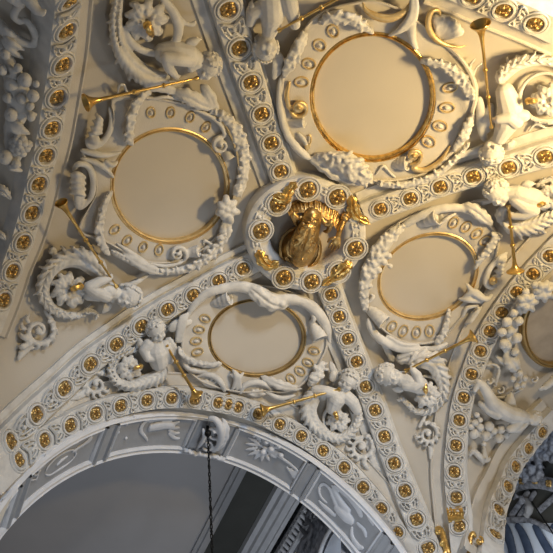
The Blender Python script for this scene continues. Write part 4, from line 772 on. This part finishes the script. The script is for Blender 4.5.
C, s_, u, f = head_frame(533, 418, .24, 10, -110, .6, 'R'); rm = 8.5 * mpp(533, 418, 'R'); mb = MB(); head_prims(mb, C, s_, u, f, rm)
flesh(mb, [[(528, 418, .22, 4.5), (519, 416, .24, 7.5), (509, 414, .24, 8), (500, 409, .23, 8.5)], [(500, 409, .24, 8), (492, 402, .24, 6.5), (488, 394, .22, 5.5)], [(488, 394, .22, 5.5), (483, 386, .2, 4.4), (478.5, 382, .18, 3)], [(478.5, 383, .18, 2.8), (475, 390, .17, 2.4)],
    [(497, 413, .24, 6.5), (489, 410, .2, 5), (482, 404, .16, 4)], [(520, 419, .26, 5), (515, 426, .26, 4.6), (510, 429, .25, 4)], [(510, 429, .25, 4), (519, 429, .26, 3.4), (525, 425, .26, 2.6)]], 'R')
hand_prims(mb, 525, 425, .26, 40, 7, 'R'); obj('body', mb, M_STUC, ch, voxel=.0095, sm=1); hair(C, s_, u, f, rm, ch, 40, 9)
wing(ch, 516, 410, 150, 20, .14, 'R')
fc = thing('fruit_cluster', pt(490, 430, 0, 'R'), 'cluster of round stucco fruit under the lying cherub', 'fruit ornament')
mb = MB(); rope(mb, [(472, 418, .06, 4), (477, 430, .08, 6), (490, 432, .08, 7), (504, 433, .06, 5)], 20, 'R', 10, .5, .15, 1.2); leaf(mb, [(484, 446, .06, 2), (485, 455, .09, 3), (488, 461, .08, 2)], 12, 'R'); volute(mb, 486, 459, 4, 40, 1, -1, .07, 'R')
rope(mb, [(469, 457, .06, 1.4), (473, 451, .1, 2.4), (479, 456, .1, 3.4), (484, 464, .05, 1.4)], 16, 'R'); obj('foliage', mb, M_STUC, fc, voxel=.013, sm=1)
for x, y, r_ in ((474, 434, 5), (475, 423, 3.6), (480, 420, 3), (486, 436, 5), (489, 426, 5.5), (499, 438, 5), (501, 429, 5), (506, 435, 4), (471, 427, 3.2), (480, 427, 4), (494, 431, 4), (477, 415, 3), (484, 444, 2.6)):
    mb = MB(); P, t, b, nn, k = frame_at(x, y, 'R', 50 * r_, .15); mb.ball(P, (r_ * k, r_ * k * .92, r_ * k * .8), np.array([t, b, nn]), 28, 14, lambda D: 1 + .04 * np.cos(4 * np.arctan2(D[..., 1], D[..., 0])) * (1 - D[..., 2] ** 2)); mb.ball(P + nn * r_ * k * .78, r_ * k * .16); obj('fruit', mb, M_STUC, fc, angle=0)
sw = MB()
rope(sw, [(486, 366, .06, 1.2), (492, 364, .08, 1.4), (499, 368, .09, 1.6), (497, 378, .09, 1.8), (495, 386, .07, 1.6)], 18, 'R')
for x, y, r_ in ((489, 381, 4), (500, 390, 4.2), (534, 379, 4)): volute(sw, x, y, r_, 60, 1.1, -1, .07, 'R', .34)
rope(sw, [(492, 397, .05, 1), (505, 397, .07, 1.4), (518, 391, .07, 1.2), (524, 388, .05, 1)], 16, 'R')
tag(obj('ribbon_scroll', sw, M_STUC, voxel=.013, sm=1), 'thin fluttering stucco ribbon between the wreath and the lying cherub', 'ribbon ornament')
ah = MB(); flesh(ah, [[(570, 372, .15, 5), (555, 379, .17, 4.4), (545, 387, .17, 3.2)]], 'R'); hand_prims(ah, 545, 387, .18, 215, 8, 'R', .4)
tag(obj('reaching_cherub', ah, M_STUC, voxel=.0095, sm=1), 'outstretched stucco arm and hand entering from the right edge', 'cherub')
# shaded figure between the right rib and the edge, above the right cherub's tail
# ================================================================== GILDED SPRIGS at the foot of the ribs
def sprig(pts_, label, sg=1):
    mb = MB(); rope(mb, pts_, 34, 'V', 10, .8, .1, 1.2); q = pts_[0]; volute(mb, q[0] + 3 * sg, q[1] + 3, 4.5, 90, 1.1, -sg, q[2], 'V', .38)
    for i in range(2, len(pts_) - 1): x, y, h, r = pts_[i]; rope(mb, [(x, y, h, r * .5), (x - 3 * sg, y + 4, h + .02, r * .45), (x - 3 * sg, y + 9, h * .6, r * .3)], 8)
    tag(obj('gilded_sprig', mb, M_GOLD, voxel=.011, sm=1), label, 'gilded ornament')
sprig([(435, 528, .1, 2.4), (441, 530, .13, 3), (444, 539, .13, 3.2), (447, 550, .12, 3.4), (451, 562, .1, 3)], 'gilded acanthus sprig left of the right arch band at the bottom edge', 1)
sprig([(476, 538, .1, 1.6), (473, 533, .12, 2.4), (470, 540, .13, 2.8), (470, 550, .12, 2.8), (468, 562, .1, 2.4)], 'gilded acanthus sprig right of the right arch band at the bottom edge', 1)
mb = MB(); P, N, T = hit(np.linspace(447.5, 463.5, 14), np.linspace(515, 513, 14), .16); mb.sweep(P, N, [(-.10, -.12), (-.10, .0), (-.06, .02), (0, .005), (.06, .02), (.10, 0), (.10, -.12)])
for i in range(5): mb.ball(pt(449.5 + 3 * i, 514, .17), (.02, .05, .02), nu=8, nv=6)
tag(obj('gilded_clasp', mb, M_GOLD, angle=50), 'gilded clasp across the right arch band near the bottom', 'gilded ornament')
mb = MB(); P, N, T = hit(np.linspace(226, 229, 6), np.linspace(394, 402, 6), .12); mb.sweep(P, N, [(-.05, -.1), (-.05, .03), (.05, .03), (.05, -.1)]); tag(obj('gilded_clasp', mb, M_GOLD, angle=50), 'small gilded clasp above the three close rosettes on the bottom arch band', 'gilded ornament')
# ================================================================== COFFERED SOFFIT of the front arch
def fp(a, y, h=0.): return np.array([FA['x0'] + (FA['Ra'] - h) * math.sin(a), y * L, Z0 + FA['zc'] + (FA['Ha'] - h) * math.cos(a)])
def fn(a): n = np.array([-math.sin(a) / FA['Ra'], 0, -math.cos(a) / FA['Ha']]); return n / np.linalg.norm(n)
def fang(x, y): P = hit(x, y, 0, 'F')[0][0]; return math.asin(max(-1, min(1, (P[0] - FA['x0']) / FA['Ra'])))
DV = [fang(*q) for q in ((17, 491), (105.5, 437.5), (198, 432), (226, 436.5), (306.3, 479))]
st = np.mean([DV[2] - DV[1], DV[1] - DV[0], DV[4] - DV[3]]); DV = [DV[0] - st] + DV + [DV[-1] + st]
mb = MB(); AA = np.linspace(-1.52, 1.52, 110)
for ys, hs in (((.400, .4055), .035), ((.4965, .502), .05)):
    P = np.array([fp(a, (ys[0] + ys[1]) / 2) for a in AA]); N = np.array([fn(a) for a in AA]); w_ = (ys[1] - ys[0]) / 2 * L
    mb.sweep(P, N, [(-w_ - .01, -.02), (-w_ - .01, hs), (-w_ * .3, hs + .02), (w_ * .5, hs), (w_ + .01, hs * .5), (w_ + .01, -.02)])
tag(obj('soffit_border', mb, M_GREYL, angle=35), 'pale grey border mouldings along both edges of the coffered arch soffit', 'moulding')
for a in DV:
    mb = MB(); P = np.array([fp(a, y) for y in np.linspace(.408, .496, 4)]); mb.sweep(P, np.tile(fn(a), (4, 1)), [(-.105, -.02), (-.105, .05), (-.09, .075), (-.065, .075), (-.05, .04), (.05, .04), (.065, .075), (.09, .075), (.105, .05), (.105, -.02)])
    a_i = DV.index(a); tag(obj('soffit_divider', mb, M_GREY, angle=30), 'grey cross bar between %s' % ['the left end and the first panel of the arch soffit', 'the two leftmost visible relief panels of the arch soffit', 'the plain wave panel and the leaf hand panel of the soffit', 'the leaf hand panel and the scrolled keystone of the soffit', 'the scrolled keystone and the fruit branch panel of the soffit', 'the fruit branch panel and the bird panel of the soffit', 'the bird panel and the lower right end of the soffit'][a_i], 'soffit divider', 'cross bars of the arch soffit')
def panel(a0, a1, label, relief, mar=.045):
    am = (a0 + a1) / 2; th = thing('coffer_relief', fp(am, .451), label, 'relief panel', 'relief panels of the arch soffit'); a0 += mar; a1 -= mar; y0, y1 = .4095, .4925
    mb = MB(); loop = [fp(a, y0) for a in np.linspace(a0, a1, 14)] + [fp(a1, y) for y in np.linspace(y0, y1, 6)[1:]] + [fp(a, y1) for a in np.linspace(a1, a0, 14)[1:]] + [fp(a0, y) for y in np.linspace(y1, y0, 6)[1:-1]]
    nn = [fn(math.asin(max(-1, min(1, (p[0] - FA['x0']) / FA['Ra'])))) for p in loop]
    mb.sweep(loop, nn, [(-.035, -.02), (-.035, .035), (-.012, .06), (.012, .04), (.035, .02), (.035, -.02)], closed=True); obj('frame', mb, M_GREYL, th, angle=40)
    mb = MB(); G = [[fp(a, y, .012) for y in np.linspace(y0, y1, 4)] for a in np.linspace(a0, a1, 14)]; mb.grid(G); obj('panel_field', mb, M_GREY, th)
    mb = MB(); relief(mb); obj('relief', mb, M_GREYL, th, voxel=.012, sm=2, label='shallow carved relief')
R = lambda m, pts_, n=24, fl=.42: rope(m, [(x, y, .02, w * .9) for x, y, w in pts_], n, 'F', 9, fl)
def r0(m): [R(m, [(2, 500 + 6 * i, 2), (8, 494 + 6 * i, 3), (12, 486 + 5 * i, 1.5)]) for i in range(3)]
def r1(m):
    R(m, [(44, 474, 2), (50, 464, 2.6), (60, 455, 2.6), (72, 450, 2), (76, 454, 1.6), (70, 462, 2), (60, 469, 2.4), (50, 475, 2), (44, 474, 1.6)], 34)
    R(m, [(56, 466, 2.4), (62, 460, 3.4), (68, 456, 2)])
    R(m, [(36, 482, 1.4), (40, 470, 2.2), (52, 457, 2.4), (66, 447, 2.2), (80, 442, 1.6)], 26)
    for i in range(5): R(m, [(72 + 3 * i, 453 - 2 * i, 1.8), (78 + 3 * i, 448 - 2 * i, 2.8), (84 + 2 * i, 446 - 3 * i, 1.6)])
    for i in range(5): R(m, [(38 + 2 * i, 479 - 4 * i, 1.2), (32 + 3 * i, 480 - 5 * i, 2), (30 + 4 * i, 476 - 6 * i, 1.2)])
def r2(m):
    R(m, [(158, 412, 1), (151, 418, 2.4), (143, 424, 3), (141, 431, 2.6), (146, 438, 2), (148, 442, 1)])
    R(m, [(148, 428, 6), (158, 426, 6.5), (168, 425, 6), (174, 427, 4)]); R(m, [(148, 422, 2), (160, 419, 3), (172, 419, 3)])
    for i in range(5): R(m, [(168, 421 + 3 * i, 1.8), (175, 418 + 5 * i, 2.6), (180, 416 + 5.6 * i, 1.8)])
    for x, y in ((119, 427), (118, 432), (126, 438), (131, 418), (134, 416), (127, 424)): m.ball(pt(x, y, .02, 'F'), .025)
def r3(m):
    R(m, [(304, 477, 1.6), (290, 464, 2.2), (272, 452, 2.2), (256, 443, 1.6), (246, 436, 1)])
    for x, y, r_ in ((271, 449, 3.6), (279, 446, 3.2), (263, 452, 3.4), (281, 455, 3.4), (266, 442, 3), (254, 436, 2)): m.ball(pt(x, y, .03, 'F'), r_ * .013, nu=12, nv=8)
    for a in range(-50, 300, 24):
        c, s = math.cos(math.radians(a)), -math.sin(math.radians(a)); x, y = 264 + 14 * c * .4, 447 + 12 * s * .4; R(m, [(x, y, 1.2), (x + 7 * c, y + 6 * s, 2.4), (x + 14 * c, y + 10 * s, 1)])
    for i in range(3): R(m, [(286 + 4 * i, 466 + 2 * i, 1.4), (292 + 4 * i, 474 + 2 * i, 2.4), (297 + 3 * i, 482, 1.2)])
def r4(m):
    R(m, [(334, 506, 3), (340, 511, 6), (347, 517, 7.5), (354, 523, 4)], 24); R(m, [(328, 504, 1.4), (321, 497, 2), (319, 489, 2.2), (323, 484, 2.2), (329, 488, 2.4), (333, 497, 3), (337, 506, 4)], 26)
    R(m, [(332, 484, 2), (336, 493, 4), (342, 503, 5), (350, 513, 5)]); R(m, [(333, 485, 2), (346, 494, 4), (357, 506, 5), (362, 518, 3)]); R(m, [(318, 500, 1.6), (326, 508, 3), (336, 516, 3)])
    R(m, [(356, 522, 2), (364, 530, 3), (366, 538, 2)]); R(m, [(352, 526, 2), (352, 536, 3), (358, 546, 4), (364, 548, 2)]); R(m, [(366, 506, 1), (368, 516, 2), (374, 526, 2)])
panel(DV[0], DV[1], 'small grey relief panel of the soffit cut off at the lower left', r0); panel(DV[1], DV[2], 'grey relief panel with flattened wave shapes at the left of the arch soffit', r1)
panel(DV[2], DV[3], 'grey relief panel with a carved leafy hand and dots, left of the keystone', r2); panel(DV[4], DV[5], 'grey relief panel with fruit branch right of the keystone', r3)
panel(DV[5], DV[6], 'grey relief panel with a long necked bird at the right of the soffit', r4)
ks = thing('keystone_scroll', pt(212, 435, 0, 'F'), 'grey scrolled keystone ornament from which the black chain hangs', 'keystone')
def kf(m):
    volute(m, 214, 432, 9, 60, 1.3, -1, .12, 'F', .24); volute(m, 208, 445, 6, 200, 1.2, 1, .10, 'F', .26); leaf(m, [(222, 418, .08, 2), (226, 430, .14, 4), (222, 444, .12, 4), (214, 452, .08, 2)], 18, 'F'); rope(m, [(208, 418, .1, 2.4), (216, 420, .16, 3.4), (221, 430, .18, 4), (219, 444, .14, 3), (212, 452, .1, 2)], 20, 'F'); rope(m, [(203, 428, .1, 1.5), (204, 438, .14, 2.4), (198, 448, .1, 1.6)], 14, 'F')
    for i in range(9): x = 184 + 4.6 * i; rope(m, [(x, 448 + .9 * i, .05, 1.6), (x + 2, 451 + (i * 7 % 3) + .9 * i, .11, 2.2), (x + 4, 449 + (i * 5 % 4) + i, .08, 1.6)], 8, 'F')
ornament(ks, 'scroll', kf, material=M_GREYL)
P0 = pt(207.8, 431, .16, 'F')
mb = MB(); mb.cap(P0 + (0, 0, .14), P0 - (0, 0, .04), .018, .03); mb.ball(P0 - (0, 0, .05), .05); obj('hook', mb, M_IRON, ks)
mb = MB(); z = P0[2] - .08
for i in range(64):
    an = np.arange(12) / 12 * 2 * PI; ax = np.array([1., 0, 0]) if i % 2 else np.array([0, 1., 0]); c = np.array([P0[0], P0[1], z - i * .066])
    KK = np.array([c + ax * .012 * math.cos(a) + np.array([0, 0, .042]) * math.sin(a) for a in an]); mb.sweep(KK, np.tile(np.cross(ax, (0, 0, 1.)), (12, 1)), [(.008 * math.cos(q), .008 * math.sin(q)) for q in np.arange(6) / 6 * 2 * PI], closed=True, ring=True)
    if i % 5 == 4: mb.ball(c, .019, nu=8, nv=6)
tag(obj('hanging_chain', mb, M_IRON), 'black iron chain hanging straight down from the keystone', 'chain')
# ================================================================== BEYOND THE FRONT ARCH: cornice, wall relief, window
yz = lambda x, y: pt(x, y, 0, ('X', .262))
mb = MB(); y = Y1 + .15; i = 0
cgx = .262 * L
while y < 9.0:
    P = np.array([(cgx - .02 + .0, y, ZC - .28), (cgx - .10, y + .03, ZC - .33), (cgx - .13, y + .06, ZC - .40), (cgx - .06, y + .07, ZC - .46), (cgx, y + .07, ZC - .48)]); mb.tube(P, np.tile((0., 1., 0.), (5, 1)), .034, 8); y += .115; i += 1
mb.box((cgx - .02, 5.5, ZC - .52), np.eye(3), (.05, 2.2, .02)); mb.box((cgx - .02, 5.5, ZC - .265), np.eye(3), (.09, 2.2, .02))
tag(obj('gadrooned_cornice', mb, M_GREYL, angle=50), 'grey cornice of slanting gadroons seen under the right side of the arch', 'cornice')
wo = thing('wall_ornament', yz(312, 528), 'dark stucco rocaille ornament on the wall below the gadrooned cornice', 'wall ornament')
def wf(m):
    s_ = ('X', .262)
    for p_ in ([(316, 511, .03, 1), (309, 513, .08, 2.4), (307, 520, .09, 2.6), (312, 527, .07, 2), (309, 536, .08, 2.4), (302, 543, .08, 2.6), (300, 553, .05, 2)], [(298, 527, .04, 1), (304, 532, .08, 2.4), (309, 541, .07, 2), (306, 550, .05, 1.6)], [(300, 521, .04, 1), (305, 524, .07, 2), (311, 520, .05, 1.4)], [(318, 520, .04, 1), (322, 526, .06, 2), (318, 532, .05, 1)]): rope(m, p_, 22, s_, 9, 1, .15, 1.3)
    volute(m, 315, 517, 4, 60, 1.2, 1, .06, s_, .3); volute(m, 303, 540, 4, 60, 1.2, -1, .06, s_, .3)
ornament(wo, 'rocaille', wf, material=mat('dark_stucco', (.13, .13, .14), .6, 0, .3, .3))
s_ = ('X', .262)
wn = thing('arched_window', pt(338, 545, 0, s_), 'bright arched window glimpsed under the right end of the arch', 'window')
mb = MB(); rope(mb, [(314, 580, .05, 3), (318, 560, .06, 3), (323, 544, .06, 3), (329, 532, .06, 2.6), (336, 522, .05, 2)], 30, s_, 8, .6); obj('window_frame', mb, M_GREYL, wn)
mb = MB(); o_ = spl(A("318,585 322,560 328,543 334,533 339,530 341,545 340,565 338,585"), 24); c_ = np.array([331., 570.])
mb.grid([[pt(*(q * (1 - f) + c_ * f), .03, s_) for f in np.linspace(0, 1, 6)] for q in o_]); obj('pane', mb, M_PANE, wn)
l_ = bpy.data.lights.new('pane_fill_light', 'AREA'); l_.energy = 9; l_.size = .9; l_.color = (.8, .88, 1); lo_ = bpy.data.objects.new('pane_fill_light', l_); COL.objects.link(lo_); q_ = pt(334, 562, .9, s_); lo_.location = q_; lo_.rotation_euler = Vector((1, 0, .2)).to_track_quat('-Z', 'Y').to_euler()  # added lamp on the room side, shining onto the pane to brighten it
# ================================================================== BEYOND THE RIGHT ARCH BAND: darker bay
FS = ('X', 1.0)
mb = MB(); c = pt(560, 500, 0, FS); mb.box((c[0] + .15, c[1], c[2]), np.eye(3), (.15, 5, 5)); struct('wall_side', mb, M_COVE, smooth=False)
mb = MB(); rope(mb, [(506, 492, .2, 6), (520, 484, .22, 6.5), (537, 482, .22, 6.5), (556, 486, .22, 6.5), (575, 494, .2, 6)], 40, FS, 12, .5)
fa = thing('far_arch_band', pt(535, 484, .2, FS), 'dark grey arch band with small rosettes inside the dark opening at right', 'arch band')
obj('band', mb, M_STONE, fa)
for x, y in ((521.6, 481), (534.7, 480.6), (548.5, 483.4)): P, t, b, nn, k = frame_at(x, y, FS, 0, .33); place(ROS, 'rosette', fa, P, t, b, nn, .075)
rf = thing('rocaille_relief', pt(540, 460, .2, FS), 'rough blue grey stucco relief above the dark opening at the right edge', 'stucco relief')
def rff(m):
    g = np.random.default_rng(5); rope(m, [(506, 486, .1, 4), (515, 472, .2, 8), (527, 458, .25, 11), (541, 446, .25, 14), (558, 434, .2, 14)], 30, FS, 12, .5, .15, 1.2)
    for i in range(60):
        f = g.uniform(0, 1); x = 512 + 48 * f + g.normal(0, 4); y = 478 - 46 * f + abs(g.normal(0, 9)); a = g.uniform(0, 6.28); r_ = g.uniform(1.5, 4)
        rope(m, [(x, y, .3, r_ * .5), (x + 4 * math.cos(a), y + 4 * math.sin(a), .46, r_), (x + 8 * math.cos(a + .7), y + 8 * math.sin(a + .7), .3, r_ * .4)], 9, FS, 8)
ornament(rf, 'relief', rff, voxel=.022, material=M_STONE)
for i, (q, lab) in enumerate((([(529, 491, .1, 3), (510, 518, .1, 3)], 'dark slanting beam moulding left of the other in the dark opening'), ([(536, 491, .12, 2.4), (518, 518, .12, 2.4)], 'second dark slanting beam moulding in the dark opening'), ([(497, 521, .16, 3), (515, 520, .16, 3), (532, 521, .16, 2.6), (560, 535, .16, 2.6)], 'horizontal dark cornice above the striped window'), ([(560, 492, .1, 3), (538, 512, .1, 3)], 'dark beam moulding at the right edge of the dark opening'))):
    mb = MB(); rope(mb, q, 20, FS, 8, .8); tag(obj('beam_moulding', mb, M_STONE), lab, 'moulding')
mb = MB(); rope(mb, [(525, 498, .15, 2), (529, 508, .25, 4), (526, 517, .2, 3)], 16, FS, 10, .9, .15, 1.3); tag(obj('corner_bracket', mb, M_GREY), 'pale carved bracket between the dark beams at right', 'bracket')
ws = thing('striped_window', pt(525, 540, 0, FS), 'bright window crossed by dark blue curved bars at the lower right corner', 'window')
mb = MB(); mb.grid([[pt(x, y, .06, FS) for y in np.linspace(523, 600, 5)] for x in np.linspace(500, 600, 9)]); obj('pane', mb, M_PANE, ws)
for q in ([(499, 521, .14, 5), (506, 531, .16, 6), (511, 545, .14, 5), (514, 562, .14, 5)], [(516, 524, .14, 3), (522, 533, .16, 4.4), (527, 545, .14, 5), (532, 562, .14, 5)], [(534, 524, .14, 3), (538, 532, .16, 4), (543, 541, .14, 4.4), (552, 556, .14, 5)], [(552, 524, .14, 3), (558, 536, .14, 4), (566, 550, .14, 4)]):
    mb = MB(); rope(mb, q, 20, FS, 10, .6); obj('curved_bar', mb, M_BLUE, ws)
l_ = bpy.data.lights.new('bay_fill_light', 'AREA'); l_.energy = 30; l_.size = 1.2; l_.color = (.9, .95, 1); lo_ = bpy.data.objects.new('bay_fill_light', l_); COL.objects.link(lo_); q_ = pt(545, 560, 1.6, FS); lo_.location = q_; lo_.rotation_euler = Vector((1, 0, .05)).to_track_quat('-Z', 'Y').to_euler()  # added lamp facing the far wall, brightens the striped pane and stonework
mb = MB(); a_, b_ = pt(532, 502, .5, FS), pt(556, 538, .5, FS); mb.cap(a_, b_, .014, .014, 6); tag(obj('suspension_cable', mb, M_IRON), 'thin dark cable slanting across the opening at the right edge', 'cable')
